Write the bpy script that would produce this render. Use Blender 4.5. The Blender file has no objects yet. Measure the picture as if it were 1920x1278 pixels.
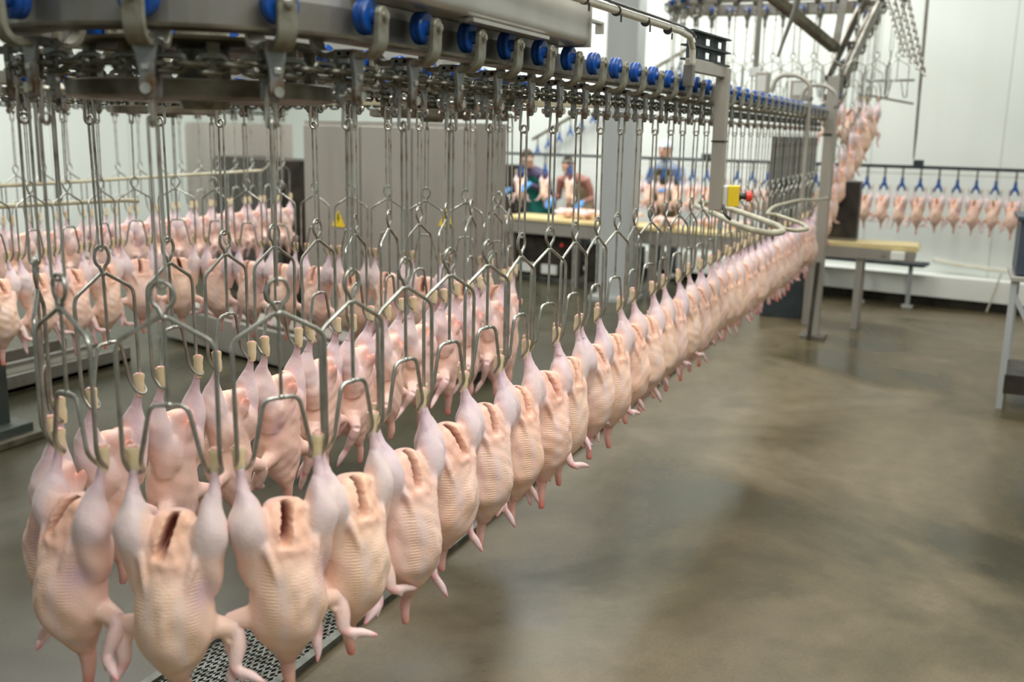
import bpy, math, random
from mathutils import Vector, Matrix
import numpy as np

scene = bpy.context.scene
C = scene.collection
rnd = random.Random(7)
PI = math.pi

# ------------------------------------------------------------------ camera
EYE = Vector((0.0, 0.0, 1.6))
PITCH, YAW, ROLL, FPX = 0.2068, 0.4122, 0.0205, 1878.0
_fw = Vector((math.cos(YAW) * math.cos(PITCH), math.sin(YAW) * math.cos(PITCH), -math.sin(PITCH)))
_rt = Vector((math.sin(YAW), -math.cos(YAW), 0))
_up = _rt.cross(_fw)
RT = math.cos(ROLL) * _rt + math.sin(ROLL) * _up
UP = -math.sin(ROLL) * _rt + math.cos(ROLL) * _up
cam = bpy.data.cameras.new('camera')
cam.sensor_width = 36.0
cam.lens = FPX / 1920 * 36.0
cam.clip_start = 0.05
cam.clip_end = 80
cam.dof.use_dof = True
cam.dof.focus_distance = 2.75
cam.dof.aperture_fstop = 2.6
camo = bpy.data.objects.new('camera', cam)
C.objects.link(camo)
M = Matrix.Identity(4)
for r in range(3):
    M[r][0], M[r][1], M[r][2], M[r][3] = RT[r], UP[r], -_fw[r], EYE[r]
camo.matrix_world = M
scene.camera = camo


def project(p):
    d = Vector(p) - EYE
    k = d.dot(_fw)
    if k < 0.2:
        return (-9999, -9999, k)
    return (960 + FPX * d.dot(RT) / k, 639 - FPX * d.dot(UP) / k, k)


# ------------------------------------------------------------------ light
world = bpy.data.worlds.new('world')
scene.world = world
world.use_nodes = True
bg = world.node_tree.nodes['Background']
bg.inputs[0].default_value = (0.92, 1.0, 0.955, 1)
bg.inputs[1].default_value = 0.33


def area(name, loc, sx, sy, power, col=(1.0, 1.0, 0.955), rot=(0, 0, 0)):
    l = bpy.data.lights.new(name, 'AREA')
    l.shape = 'RECTANGLE'
    l.size, l.size_y = sx, sy
    l.energy = power
    l.color = col
    o = bpy.data.objects.new(name, l)
    o.location = loc
    o.rotation_euler = rot
    C.objects.link(o)
    return o


area('ceiling_lamp_light', (0.6, -1.6, 4.3), 5.0, 1.2, 150)
area('ceiling_lamp_light', (3.4, 0.3, 4.3), 6.0, 0.9, 135)
area('ceiling_lamp_light', (4.0, 3.2, 4.3), 6.0, 0.9, 120)
area('ceiling_lamp_light', (5.2, 7.0, 4.3), 6.0, 0.9, 260)
area('ceiling_lamp_light', (9.2, -0.4, 4.3), 0.9, 4.0, 50)
area('ceiling_lamp_light', (9.5, 3.8, 4.3), 0.9, 5.0, 200)

scene.view_settings.view_transform = 'Standard'
scene.view_settings.look = 'None'
scene.view_settings.gamma = 1.0
scene.view_settings.exposure = 0.22
scene.cycles.use_denoising = True
scene.cycles.max_bounces = 8
scene.cycles.sample_clamp_indirect = 6.0


# ------------------------------------------------------------------ materials
def new_mat(name):
    m = bpy.data.materials.new(name)
    m.use_nodes = True
    nt = m.node_tree
    return m, nt, nt.nodes['Principled BSDF']


def node(nt, typ, **kw):
    n = nt.nodes.new(typ)
    for k, v in kw.items():
        setattr(n, k, v)
    return n


def ramp(nt, src, stops):
    r = node(nt, 'ShaderNodeValToRGB')
    els = r.color_ramp.elements
    while len(els) > len(stops):
        els.remove(els[-1])
    while len(els) < len(stops):
        els.new(1.0)
    for e, (p, c) in zip(els, stops):
        e.position = p
        e.color = (c[0], c[1], c[2], 1)
    nt.links.new(src, r.inputs[0])
    return r.outputs[0]


def noise(nt, scale, detail=3.0, coord='Object', dist=0.0, rough=0.55, vec_scale=None, shift=None):
    tc = node(nt, 'ShaderNodeTexCoord')
    n = node(nt, 'ShaderNodeTexNoise')
    n.inputs['Scale'].default_value = scale
    n.inputs['Detail'].default_value = detail
    n.inputs['Roughness'].default_value = rough
    n.inputs['Distortion'].default_value = dist
    if vec_scale or shift:
        mp = node(nt, 'ShaderNodeMapping')
        mp.inputs['Scale'].default_value = vec_scale or (1, 1, 1)
        mp.inputs['Location'].default_value = shift or (0, 0, 0)
        nt.links.new(tc.outputs[coord], mp.inputs[0])
        nt.links.new(mp.outputs[0], n.inputs['Vector'])
    else:
        nt.links.new(tc.outputs[coord], n.inputs['Vector'])
    return n.outputs['Fac']


def bump(nt, b, src, strength, dist):
    bp = node(nt, 'ShaderNodeBump')
    bp.inputs['Strength'].default_value = strength
    bp.inputs['Distance'].default_value = dist
    nt.links.new(src, bp.inputs['Height'])
    nt.links.new(bp.outputs[0], b.inputs['Normal'])


def mottled(name, c0, c1, scale=8.0, metallic=0.0, r0=0.3, r1=0.5, lo=0.35, hi=0.65, bump_s=0.0, bump_d=0.002, coord='Object', vec_scale=None, spec=None):
    m, nt, b = new_mat(name)
    f = noise(nt, scale, coord=coord, vec_scale=vec_scale)
    col = ramp(nt, f, [(lo, c0), (hi, c1)])
    nt.links.new(col, b.inputs['Base Color'])
    rr = ramp(nt, f, [(lo, (r0,) * 3), (hi, (r1,) * 3)])
    nt.links.new(rr, b.inputs['Roughness'])
    b.inputs['Metallic'].default_value = metallic
    if spec is not None:
        b.inputs['Specular IOR Level'].default_value = spec
    if bump_s:
        bump(nt, b, noise(nt, scale * 6), bump_s, bump_d)
    return m


MAT = {}
MAT['wire'] = mottled('wire_steel', (0.50, 0.50, 0.46), (0.31, 0.305, 0.26), 26, 0.85, 0.28, 0.45)
MAT['hanger'] = mottled('hanger_steel', (0.52, 0.51, 0.46), (0.20, 0.13, 0.06), 15, 0.75, 0.3, 0.6, 0.45, 0.75)
MAT['cast'] = mottled('cast_steel', (0.27, 0.265, 0.205), (0.10, 0.075, 0.035), 26, 0.35, 0.4, 0.65, 0.42, 0.72, 0.25, 0.001)
MAT['yoke'] = mottled('greasy_steel', (0.27, 0.28, 0.27), (0.15, 0.085, 0.035), 24, 0.5, 0.35, 0.6, 0.42, 0.66, 0.25, 0.001)
MAT['bolt'] = mottled('bright_bolt_steel', (0.62, 0.61, 0.55), (0.42, 0.40, 0.34), 30, 0.9, 0.22, 0.35)
MAT['chain'] = mottled('chain_steel', (0.19, 0.195, 0.17), (0.09, 0.08, 0.05), 30, 0.7, 0.3, 0.5)
MAT['blue'] = mottled('blue_plastic', (0.006, 0.075, 0.34), (0.005, 0.05, 0.24), 12, 0.0, 0.25, 0.4)
MAT['hookblue'] = mottled('hook_blue_plastic', (0.02, 0.10, 0.36), (0.02, 0.08, 0.28), 12, 0.0, 0.35, 0.5)
MAT['rail'] = mottled('rail_steel', (0.26, 0.25, 0.225), (0.18, 0.16, 0.125), 7, 0.6, 0.35, 0.55)
MAT['flange'] = mottled('rail_flange_steel', (0.20, 0.18, 0.13), (0.08, 0.065, 0.04), 9, 0.5, 0.35, 0.6)
MAT['sheet'] = mottled('brushed_stainless', (0.56, 0.545, 0.50), (0.49, 0.47, 0.43), 5, 0.65, 0.32, 0.42, vec_scale=(1, 1, 0.12))
MAT['cabinet'] = mottled('cabinet_stainless', (0.40, 0.375, 0.335), (0.34, 0.315, 0.28), 3, 0.45, 0.38, 0.5, vec_scale=(1, 1, 0.2))
MAT['dark'] = mottled('dark_metal', (0.022, 0.02, 0.016), (0.045, 0.035, 0.025), 9, 0.2, 0.35, 0.55)
MAT['strut'] = mottled('dark_slate_paint', (0.045, 0.06, 0.068), (0.03, 0.04, 0.045), 12, 0.2, 0.4, 0.6)
MAT['navy'] = mottled('navy_plastic', (0.035, 0.05, 0.075), (0.05, 0.065, 0.09), 6, 0, 0.35, 0.5)
MAT['greygreen'] = mottled('dark_green_paint', (0.035, 0.05, 0.045), (0.05, 0.06, 0.05), 8, 0.1, 0.4, 0.6)
MAT['rubber'] = mottled('brown_black_rubber', (0.03, 0.027, 0.015), (0.09, 0.08, 0.05), 12, 0, 0.4, 0.7)
MAT['hose'] = mottled('cream_hose', (0.46, 0.44, 0.33), (0.36, 0.34, 0.24), 16, 0, 0.4, 0.55)
MAT['creambar'] = mottled('cream_guide_bar', (0.60, 0.57, 0.42), (0.42, 0.36, 0.22), 9, 0, 0.4, 0.55)
MAT['pipe'] = mottled('cream_pipe', (0.70, 0.68, 0.58), (0.60, 0.57, 0.46), 10, 0, 0.35, 0.5)
MAT['tie'] = mottled('black_tie', (0.02, 0.02, 0.02), (0.035, 0.035, 0.03), 10, 0, 0.4, 0.5)
MAT['yellow'] = mottled('signal_yellow', (0.85, 0.62, 0.02), (0.78, 0.55, 0.02), 6, 0, 0.35, 0.45)
MAT['red'] = mottled('signal_red', (0.75, 0.06, 0.03), (0.65, 0.04, 0.03), 6, 0, 0.3, 0.4)
MAT['lightgrey'] = mottled('light_grey_plastic', (0.62, 0.63, 0.60), (0.55, 0.56, 0.53), 6, 0, 0.35, 0.5)
MAT['column'] = mottled('grey_painted_steel', (0.42, 0.44, 0.43), (0.36, 0.38, 0.38), 2.5, 0.05, 0.4, 0.55, vec_scale=(1, 1, 0.3))
MAT['postgrey'] = mottled('warm_grey_post_steel', (0.40, 0.375, 0.325), (0.33, 0.305, 0.255), 4, 0.3, 0.35, 0.5, vec_scale=(1, 1, 0.3))
MAT['belt'] = mottled('pale_yellow_board', (0.80, 0.68, 0.36), (0.72, 0.58, 0.28), 5, 0, 0.35, 0.5)
MAT['white'] = mottled('white_enamel', (0.88, 0.90, 0.86), (0.82, 0.84, 0.79), 3, 0, 0.35, 0.5)
MAT['grate'] = mottled('grating_steel', (0.20, 0.21, 0.19), (0.11, 0.11, 0.09), 18, 0.6, 0.35, 0.55)
MAT['pit'] = mottled('pit_and_gap_shade', (0.012, 0.011, 0.008), (0.03, 0.025, 0.015), 5, 0, 0.15, 0.4)  # near-black of the drain pit, reused as shade under the curb
MAT['hock'] = mottled('yellow_hock_skin', (0.84, 0.66, 0.36), (0.82, 0.70, 0.52), 45, 0, 0.35, 0.5, 0.3, 0.7, 0.4, 0.001)
MAT['cut'] = mottled('cut_joint', (0.60, 0.22, 0.16), (0.74, 0.50, 0.40), 90, 0, 0.3, 0.4)
MAT['teal'] = mottled('teal_apron_cloth', (0.01, 0.22, 0.19), (0.015, 0.17, 0.15), 6, 0, 0.5, 0.65)
MAT['beige'] = mottled('beige_apron_cloth', (0.58, 0.50, 0.34), (0.50, 0.42, 0.27), 6, 0, 0.5, 0.65)
MAT['olive'] = mottled('olive_apron_cloth', (0.09, 0.085, 0.03), (0.07, 0.065, 0.025), 6, 0, 0.5, 0.65)
MAT['glove'] = mottled('light_blue_glove', (0.10, 0.30, 0.68), (0.14, 0.36, 0.72), 9, 0, 0.4, 0.5)
MAT['capwhite'] = mottled('white_cap_cloth', (0.75, 0.80, 0.88), (0.66, 0.72, 0.82), 9, 0, 0.6, 0.7)
MAT['hair'] = mottled('dark_brown_hair', (0.05, 0.03, 0.02), (0.09, 0.05, 0.03), 30, 0, 0.5, 0.6)


def tint_material(name, is_carcass):
    m, nt, b = new_mat(name)
    at = node(nt, 'ShaderNodeAttribute', attribute_name='tint')
    if not is_carcass:
        nt.links.new(at.outputs['Color'], b.inputs['Base Color'])
        b.inputs['Roughness'].default_value = 0.6
        return m
    n1 = noise(nt, 14, 4)
    mot = ramp(nt, n1, [(0.28, (1.04, 0.91, 0.84)), (0.42, (1.02, 0.99, 0.96)), (0.55, (0.99, 0.97, 0.98)), (0.75, (0.90, 0.82, 0.90))])
    mul = node(nt, 'ShaderNodeMix', data_type='RGBA', blend_type='MULTIPLY')
    mul.inputs[0].default_value = 1.0
    nt.links.new(at.outputs['Color'], mul.inputs[6])
    nt.links.new(mot, mul.inputs[7])
    oi = node(nt, 'ShaderNodeObjectInfo')
    per = ramp(nt, oi.outputs['Random'], [(0.0, (1.02, 0.94, 0.89)), (0.35, (0.97, 0.95, 0.97)), (0.7, (1.02, 1.0, 0.94)), (1.0, (1.0, 0.92, 0.92))])
    mul2 = node(nt, 'ShaderNodeMix', data_type='RGBA', blend_type='MULTIPLY')
    mul2.inputs[0].default_value = 1.0
    nt.links.new(mul.outputs[2], mul2.inputs[6])
    nt.links.new(per, mul2.inputs[7])
    nt.links.new(mul2.outputs[2], b.inputs['Base Color'])
    rr = ramp(nt, noise(nt, 30, 2), [(0.3, (0.36,) * 3), (0.7, (0.52,) * 3)])
    nt.links.new(rr, b.inputs['Roughness'])
    b.inputs['Specular IOR Level'].default_value = 0.42
    b.inputs['Subsurface Weight'].default_value = 0.18
    b.inputs['Subsurface Radius'].default_value = (1.0, 0.42, 0.25)
    b.inputs['Subsurface Scale'].default_value = 0.008
    # pimply skin and the rows of feather follicles
    tr = node(nt, 'ShaderNodeAttribute', attribute_name='tract')
    tc = node(nt, 'ShaderNodeTexCoord')
    wv = node(nt, 'ShaderNodeTexWave', wave_type='BANDS', bands_direction='Z')
    wv.inputs['Scale'].default_value = 52.0
    wv.inputs['Distortion'].default_value = 2.2
    wv.inputs['Detail'].default_value = 1.0
    wv.inputs['Detail Scale'].default_value = 2.0
    nt.links.new(tc.outputs['Object'], wv.inputs['Vector'])
    mm = node(nt, 'ShaderNodeMath', operation='MULTIPLY')
    nt.links.new(wv.outputs['Fac'], mm.inputs[0])
    nt.links.new(tr.outputs['Fac'], mm.inputs[1])
    ad = node(nt, 'ShaderNodeMath', operation='ADD')
    nt.links.new(mm.outputs[0], ad.inputs[0])
    sc = node(nt, 'ShaderNodeMath', operation='MULTIPLY')
    sc.inputs[1].default_value = 0.8
    nt.links.new(noise(nt, 170, 2), sc.inputs[0])
    nt.links.new(sc.outputs[0], ad.inputs[1])
    bump(nt, b, ad.outputs[0], 0.5, 0.0022)
    return m


MAT['skin'] = tint_material('plucked_skin', True)
MAT['people'] = tint_material('clothes_and_face', False)

# floor: wet concrete with olive and brown patches
m, nt, b = new_mat('wet_concrete')
FLOOR_SHIFT = (1.3, 9.4, 2.0)  # places the wet patches, which also carry dark floor reflections as colour
f1 = noise(nt, 0.75, 5, dist=0.7, shift=FLOOR_SHIFT)
f2 = noise(nt, 7, 6, rough=0.65)
f3 = noise(nt, 90, 3)
base = ramp(nt, f1, [(0.32, (0.055, 0.054, 0.036)), (0.43, (0.105, 0.092, 0.058)), (0.53, (0.165, 0.145, 0.105)), (0.62, (0.205, 0.185, 0.145)), (0.74, (0.105, 0.100, 0.068))])
sp = ramp(nt, f2, [(0.3, (0.80, 0.80, 0.78)), (0.55, (1.0, 1.0, 1.0)), (0.75, (1.12, 1.10, 1.05))])
mx = node(nt, 'ShaderNodeMix', data_type='RGBA', blend_type='MULTIPLY')
mx.inputs[0].default_value = 1.0
nt.links.new(base, mx.inputs[6])
nt.links.new(sp, mx.inputs[7])
gr = ramp(nt, f3, [(0.3, (0.88,) * 3), (0.7, (1.1,) * 3)])
mx2 = node(nt, 'ShaderNodeMix', data_type='RGBA', blend_type='MULTIPLY')
mx2.inputs[0].default_value = 1.0
nt.links.new(mx.outputs[2], mx2.inputs[6])
nt.links.new(gr, mx2.inputs[7])
tcf = node(nt, 'ShaderNodeTexCoord')
sepf = node(nt, 'ShaderNodeSeparateXYZ')
nt.links.new(tcf.outputs['Object'], sepf.inputs[0])
wob = node(nt, 'ShaderNodeMath', operation='MULTIPLY_ADD')
wob.inputs[1].default_value = 0.9
nt.links.new(noise(nt, 1.1, 4), wob.inputs[0])
nt.links.new(sepf.outputs['Y'], wob.inputs[2])
mr = node(nt, 'ShaderNodeMapRange')
mr.inputs['From Min'].default_value = 1.95
mr.inputs['From Max'].default_value = 2.45
mr.inputs['To Min'].default_value = 0.0
mr.inputs['To Max'].default_value = 1.0
nt.links.new(wob.outputs[0], mr.inputs['Value'])
wetc = ramp(nt, mr.outputs[0], [(0.0, (0.96, 0.87, 0.72)), (1.0, (0.32, 0.33, 0.26))])
mx3 = node(nt, 'ShaderNodeMix', data_type='RGBA', blend_type='MULTIPLY')
mx3.inputs[0].default_value = 1.0
nt.links.new(mx2.outputs[2], mx3.inputs[6])
nt.links.new(wetc, mx3.inputs[7])
nt.links.new(mx3.outputs[2], b.inputs['Base Color'])
rr = ramp(nt, f1, [(0.32, (0.20,) * 3), (0.55, (0.36,) * 3), (0.75, (0.24,) * 3)])
nt.links.new(rr, b.inputs['Roughness'])
b.inputs['Specular IOR Level'].default_value = 0.27
bump(nt, b, noise(nt, 5, 4), 0.12, 0.01)
MAT['floor'] = m

# walls: white sandwich panels with faint seams and vertical streaks
m, nt, b = new_mat('white_wall_panel')
tc = node(nt, 'ShaderNodeTexCoord')
sep = node(nt, 'ShaderNodeSeparateXYZ')
nt.links.new(tc.outputs['Object'], sep.inputs[0])
md = node(nt, 'ShaderNodeMath', operation='PINGPONG')
md.inputs[1].default_value = 0.6
nt.links.new(sep.outputs['X'], md.inputs[0])
seam = ramp(nt, md.outputs[0], [(0.0, (0.50, 0.53, 0.50)), (0.012, (0.715, 0.76, 0.725)), (1.0, (0.715, 0.76, 0.725))])
st = ramp(nt, noise(nt, 1.6, 4, vec_scale=(1, 1, 0.12)), [(0.3, (0.94, 0.94, 0.93)), (0.7, (1.03, 1.03, 1.03))])
mx = node(nt, 'ShaderNodeMix', data_type='RGBA', blend_type='MULTIPLY')
mx.inputs[0].default_value = 1.0
nt.links.new(seam, mx.inputs[6])
nt.links.new(st, mx.inputs[7])
nt.links.new(mx.outputs[2], b.inputs['Base Color'])
b.inputs['Roughness'].default_value = 0.38
MAT['wall'] = m
MAT['ceiling'] = mottled('white_ceiling_panel', (0.75, 0.77, 0.74), (0.70, 0.72, 0.69), 1.0, 0, 0.5, 0.6)


# ------------------------------------------------------------------ mesh builder
class MB:
    def __init__(self):
        self.v, self.f = [], []

    def box(self, c, s, rot=None):
        b = len(self.v)
        for dz in (-.5, .5):
            for dx, dy in ((-.5, -.5), (.5, -.5), (.5, .5), (-.5, .5)):
                p = Vector((dx * s[0], dy * s[1], dz * s[2]))
                if rot is not None:
                    p = rot @ p
                self.v.append(tuple(Vector(c) + p))
        for q in ((3, 2, 1, 0), (4, 5, 6, 7), (0, 1, 5, 4), (1, 2, 6, 5), (2, 3, 7, 6), (3, 0, 4, 7)):
            self.f.append(tuple(b + i for i in q))
        return self

    def bar(self, p0, p1, w, h=None, upv=(0, 0, 1)):
        p0, p1 = Vector(p0), Vector(p1)
        d = p1 - p0
        z = d.normalized()
        u = Vector(upv)
        if abs(z.dot(u)) > 0.98:
            u = Vector((0, 1, 0))
        x = z.cross(u).normalized()
        y = x.cross(z)
        R = Matrix((x, y, z)).transposed()
        return self.box((p0 + p1) / 2, (w, h or w, d.length), R)

    def tube(self, pts, r, n=8, closed=False, flat=None):
        pts = [Vector(p) for p in pts]
        N = len(pts)
        rad = r if hasattr(r, '__len__') else [r] * N
        tang = []
        for i in range(N):
            a = pts[(i - 1) % N] if (closed or i > 0) else pts[i]
            c = pts[(i + 1) % N] if (closed or i < N - 1) else pts[i]
            t = c - a
            tang.append(t.normalized() if t.length > 1e-9 else Vector((0, 0, 1)))
        u = tang[0].orthogonal().normalized()
        if flat is not None:
            u = Vector(flat[0])
            u = (u - tang[0] * u.dot(tang[0])).normalized()
        b = len(self.v)
        for i in range(N):
            t = tang[i]
            u = u - t * u.dot(t)
            u = u.normalized() if u.length > 1e-6 else t.orthogonal().normalized()
            w = t.cross(u)
            for k in range(n):
                a = 2 * PI * k / n
                sx = flat[1] if flat is not None else 1.0
                self.v.append(tuple(pts[i] + rad[i] * (math.cos(a) * u * sx + math.sin(a) * w)))
        for i in range(N if closed else N - 1):
            j = (i + 1) % N
            for k in range(n):
                l = (k + 1) % n
                self.f.append((b + i * n + k, b + i * n + l, b + j * n + l, b + j * n + k))
        if not closed:
            self.f.append(tuple(b + k for k in reversed(range(n))))
            self.f.append(tuple(b + (N - 1) * n + k for k in range(n)))
        return self

    def cyl(self, p0, p1, r0, r1=None, n=16):
        return self.tube([p0, p1], [r0, r0 if r1 is None else r1], n)

    def lathe(self, prof, axis='Z', c=(0, 0, 0), n=20):
        b = len(self.v)
        c = Vector(c)
        for (r, h) in prof:
            for k in range(n):
                a = 2 * PI * k / n
                x, y = r * math.cos(a), r * math.sin(a)
                p = {'Z': (x, y, h), 'Y': (x, h, -y), 'X': (h, x, y)}[axis]
                self.v.append(tuple(c + Vector(p)))
        for i in range(len(prof) - 1):
            for k in range(n):
                l = (k + 1) % n
                self.f.append((b + i * n + k, b + i * n + l, b + (i + 1) * n + l, b + (i + 1) * n + k))
        self.f.append(tuple(b + k for k in reversed(range(n))))
        self.f.append(tuple(b + (len(prof) - 1) * n + k for k in range(n)))
        return self

    def loft(self, secs, n=24):
        # secs: (cx, cy, z, rx, ry_front, ry_back)
        b = len(self.v)
        for (cx, cy, z, rx, rf, rb) in secs:
            for k in range(n):
                a = 2 * PI * k / n
                s = math.sin(a)
                self.v.append((cx + rx * math.cos(a), cy + (rb if s > 0 else rf) * s, z))
        for i in range(len(secs) - 1):
            for k in range(n):
                l = (k + 1) % n
                self.f.append((b + i * n + k, b + i * n + l, b + (i + 1) * n + l, b + (i + 1) * n + k))
        self.f.append(tuple(b + k for k in reversed(range(n))))
        self.f.append(tuple(b + (len(secs) - 1) * n + k for k in range(n)))
        return self

    def ball(self, c, r, n=16, m=10):
        r = r if hasattr(r, '__len__') else (r, r, r)
        secs = []
        b = len(self.v)
        for i in range(1, m):
            t = PI * i / m
            for k in range(n):
                a = 2 * PI * k / n
                self.v.append((c[0] + r[0] * math.sin(t) * math.cos(a), c[1] + r[1] * math.sin(t) * math.sin(a), c[2] + r[2] * math.cos(t)))
        for i in range(m - 2):
            for k in range(n):
                l = (k + 1) % n
                self.f.append((b + i * n + k, b + (i + 1) * n + k, b + (i + 1) * n + l, b + i * n + l))
        self.v.append((c[0], c[1], c[2] + r[2]))
        self.v.append((c[0], c[1], c[2] - r[2]))
        t0 = len(self.v) - 2
        for k in range(n):
            l = (k + 1) % n
            self.f.append((t0, b + k, b + l))
            self.f.append((t0 + 1, b + (m - 2) * n + l, b + (m - 2) * n + k))
        return self

    def prism(self, poly, p0, ex, ey, ez):
        # outline poly (u, v) in the plane ex, ey; extruded along ez
        b = len(self.v)
        p0, ex, ey, ez = Vector(p0), Vector(ex), Vector(ey), Vector(ez)
        n = len(poly)
        for o in (Vector((0, 0, 0)), ez):
            for (u, w) in poly:
                self.v.append(tuple(p0 + ex * u + ey * w + o))
        self.f.append(tuple(b + k for k in reversed(range(n))))
        self.f.append(tuple(b + n + k for k in range(n)))
        for k in range(n):
            l = (k + 1) % n
            self.f.append((b + k, b + l, b + n + l, b + n + k))
        return self

    def mesh(self, name, mat, smooth=True, fix=True):
        me = bpy.data.meshes.new(name)
        me.from_pydata(self.v, [], self.f)
        me.update()
        if fix:
            import bmesh
            bm = bmesh.new()
            bm.from_mesh(me)
            bmesh.ops.recalc_face_normals(bm, faces=bm.faces)
            bm.to_mesh(me)
            bm.free()
        if mat is not None:
            me.materials.append(MAT[mat])
        if smooth:
            me.polygons.foreach_set('use_smooth', [True] * len(me.polygons))
            try:
                me.set_sharp_from_angle(angle=math.radians(38))
            except Exception:
                pass
        return me

    def build(self, name, mat, parent=None, smooth=True, bevel=0.0):
        o = bpy.data.objects.new(name, self.mesh(name, mat, smooth))
        C.objects.link(o)
        if parent is not None:
            o.parent = parent
        if bevel:
            md = o.modifiers.new('bevel', 'BEVEL')
            md.width = bevel
            md.segments = 2
            md.limit_method = 'ANGLE'
        return o


def fillet(pts, r, n=4, closed=False):
    pts = [Vector(p) for p in pts]
    out = []
    N = len(pts)
    for i in range(N):
        if not closed and i in (0, N - 1):
            out.append(pts[i])
            continue
        a, p, c = pts[(i - 1) % N], pts[i], pts[(i + 1) % N]
        da, dc = (a - p), (c - p)
        k = min(r, da.length * 0.48, dc.length * 0.48)
        q0, q1 = p + da.normalized() * k, p + dc.normalized() * k
        for j in range(n + 1):
            t = j / n
            out.append((1 - t) ** 2 * q0 + 2 * t * (1 - t) * p + t * t * q1)
    return out


def empty(name, loc, rz=0.0):
    o = bpy.data.objects.new(name, None)
    o.location = loc
    o.rotation_euler = (0, 0, rz)
    o.empty_display_size = 0.05
    C.objects.link(o)
    return o


def tag(o, label, cat, group=None, kind=None):
    if label:
        o['label'] = label
    if cat:
        o['category'] = cat
    if group:
        o['group'] = group
    if kind:
        o['kind'] = kind
    return o


def struct(name, mb, mat, smooth=False):
    o = mb.build(name, mat, None, smooth)
    o['kind'] = 'structure'
    return o


def copy_tree(o, parent=None):
    kids = list(o.children)
    c = o.copy()
    C.objects.link(c)
    if parent is not None:
        c.parent = parent
    for ch in kids:
        copy_tree(ch, c)
    return c


def remeshed(mb, voxel, smooth, name):
    me = mb.mesh(name + '_raw', None, False)
    o = bpy.data.objects.new(name + '_raw', me)
    C.objects.link(o)
    md = o.modifiers.new('r', 'REMESH')
    md.mode = 'VOXEL'
    md.voxel_size = voxel
    if smooth:
        ms = o.modifiers.new('s', 'SMOOTH')
        ms.factor = 0.5
        ms.iterations = smooth
    dg = bpy.context.evaluated_depsgraph_get()
    dg.update()
    out = bpy.data.meshes.new_from_object(o.evaluated_get(dg))
    out.name = name
    bpy.data.objects.remove(o)
    bpy.data.meshes.remove(me)
    out.polygons.foreach_set('use_smooth', [True] * len(out.polygons))
    return out


def coords(me):
    a = np.empty(len(me.vertices) * 3)
    me.vertices.foreach_get('co', a)
    return a.reshape(-1, 3)


def set_tint(me, col, tract=None):
    at = me.color_attributes.new('tint', 'FLOAT_COLOR', 'POINT')
    at.data.foreach_set('color', np.c_[col, np.ones(len(col))].astype(np.float32).ravel())
    if tract is not None:
        t = me.attributes.new('tract', 'FLOAT', 'POINT')
        t.data.foreach_set('value', tract.astype(np.float32))


ORD = ('first second third fourth fifth sixth seventh eighth ninth tenth eleventh twelfth thirteenth fourteenth fifteenth sixteenth seventeenth '
       'eighteenth nineteenth twentieth').split()
TENS = {2: 'twenty', 3: 'thirty', 4: 'forty'}


def ordinal(n):
    if n <= 20:
        return ORD[n - 1]
    t, u = divmod(n, 10)
    if u == 0:
        return {3: 'thirtieth', 4: 'fortieth', 5: 'fiftieth'}[t]
    return TENS[t] + '-' + ORD[u - 1]


# ------------------------------------------------------------------ setting
struct('floor', MB().box((5.0, 3.0, -0.05), (26, 24, 0.1)), 'floor')
WA = math.atan2(0.183, 1.0)                      # the back wall leans away to the left


def wall_x(y):
    return 10.62 + 0.183 * (y + 0.51)


_wc = Vector((wall_x(3.0), 3.0, 0))
_wt = Vector((-math.sin(-WA), math.cos(WA), 0)).normalized()   # along the wall, to the left
_wn = Vector((-_wt.y, _wt.x, 0))                               # towards the hall


def wall_pt(y, off, z):
    return Vector((wall_x(y), y, z)) + _wn * off


def wall_box(y0, y1, o0, o1, z0, z1):
    mb = MB()
    a = [wall_pt(y0, o0, z0), wall_pt(y1, o0, z0), wall_pt(y1, o1, z0), wall_pt(y0, o1, z0)]
    b = [p + Vector((0, 0, z1 - z0)) for p in a]
    mb.v = [tuple(p) for p in a + b]
    mb.f = [(3, 2, 1, 0), (4, 5, 6, 7), (0, 1, 5, 4), (1, 2, 6, 5), (2, 3, 7, 6), (3, 0, 4, 7)]
    return mb


# wall bodies are built along their own X so the panel seams follow them
def wall_obj(name, length, height, loc, rz, mat='wall'):
    o = MB().box((0, 0.1, height / 2), (length, 0.2, height)).build(name, mat, None, False)
    o.location = loc
    o.rotation_euler = (0, 0, rz)
    o['kind'] = 'structure'
    return o


wall_obj('wall_back', 17.0, 4.6, (wall_x(3.2), 3.2, 0), -PI / 2 - WA)
wall_obj('wall_left', 16.0, 4.6, (5.0, 9.6, 0), 0)
struct('ceiling', MB().box((5.0, 3.0, 4.66), (26, 24, 0.1)), 'ceiling')
struct('baseboard_back', wall_box(-4.0, 9.0, 0.0, 0.26, 0.10, 0.30), 'white')
struct('gap_shade_1', wall_box(-4.0, 9.0, 0.0, 0.20, 0.0, 0.10), 'pit')  # near-black strip painting the shade of the open gap below the curb

# column
cmb = MB().box((9.33, 2.975, 2.3), (0.26, 0.30, 4.6))
cmb.box((9.33, 2.975, 0.02), (0.40, 0.44, 0.04))
tag(cmb.build('support_column', 'column', None, False), 'square grey painted steel column rising from the floor in front of the work table', 'column')

# ------------------------------------------------------------------ conveyor path
P = 0.2032
R1 = 0.33
SEGS = []                                         # (s0, s1, start, heading angle, curvature)


def add_seg(L, k):
    if not SEGS:
        s, p, h = -6.75, Vector((1.598 + 6.75, 1.033)), PI
    else:
        s0, s1, p0, h0, k0 = SEGS[-1]
        s = s1
        p, h = seg_at(SEGS[-1], s1)
    SEGS.append((s, s + L, p, h, k))


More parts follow.
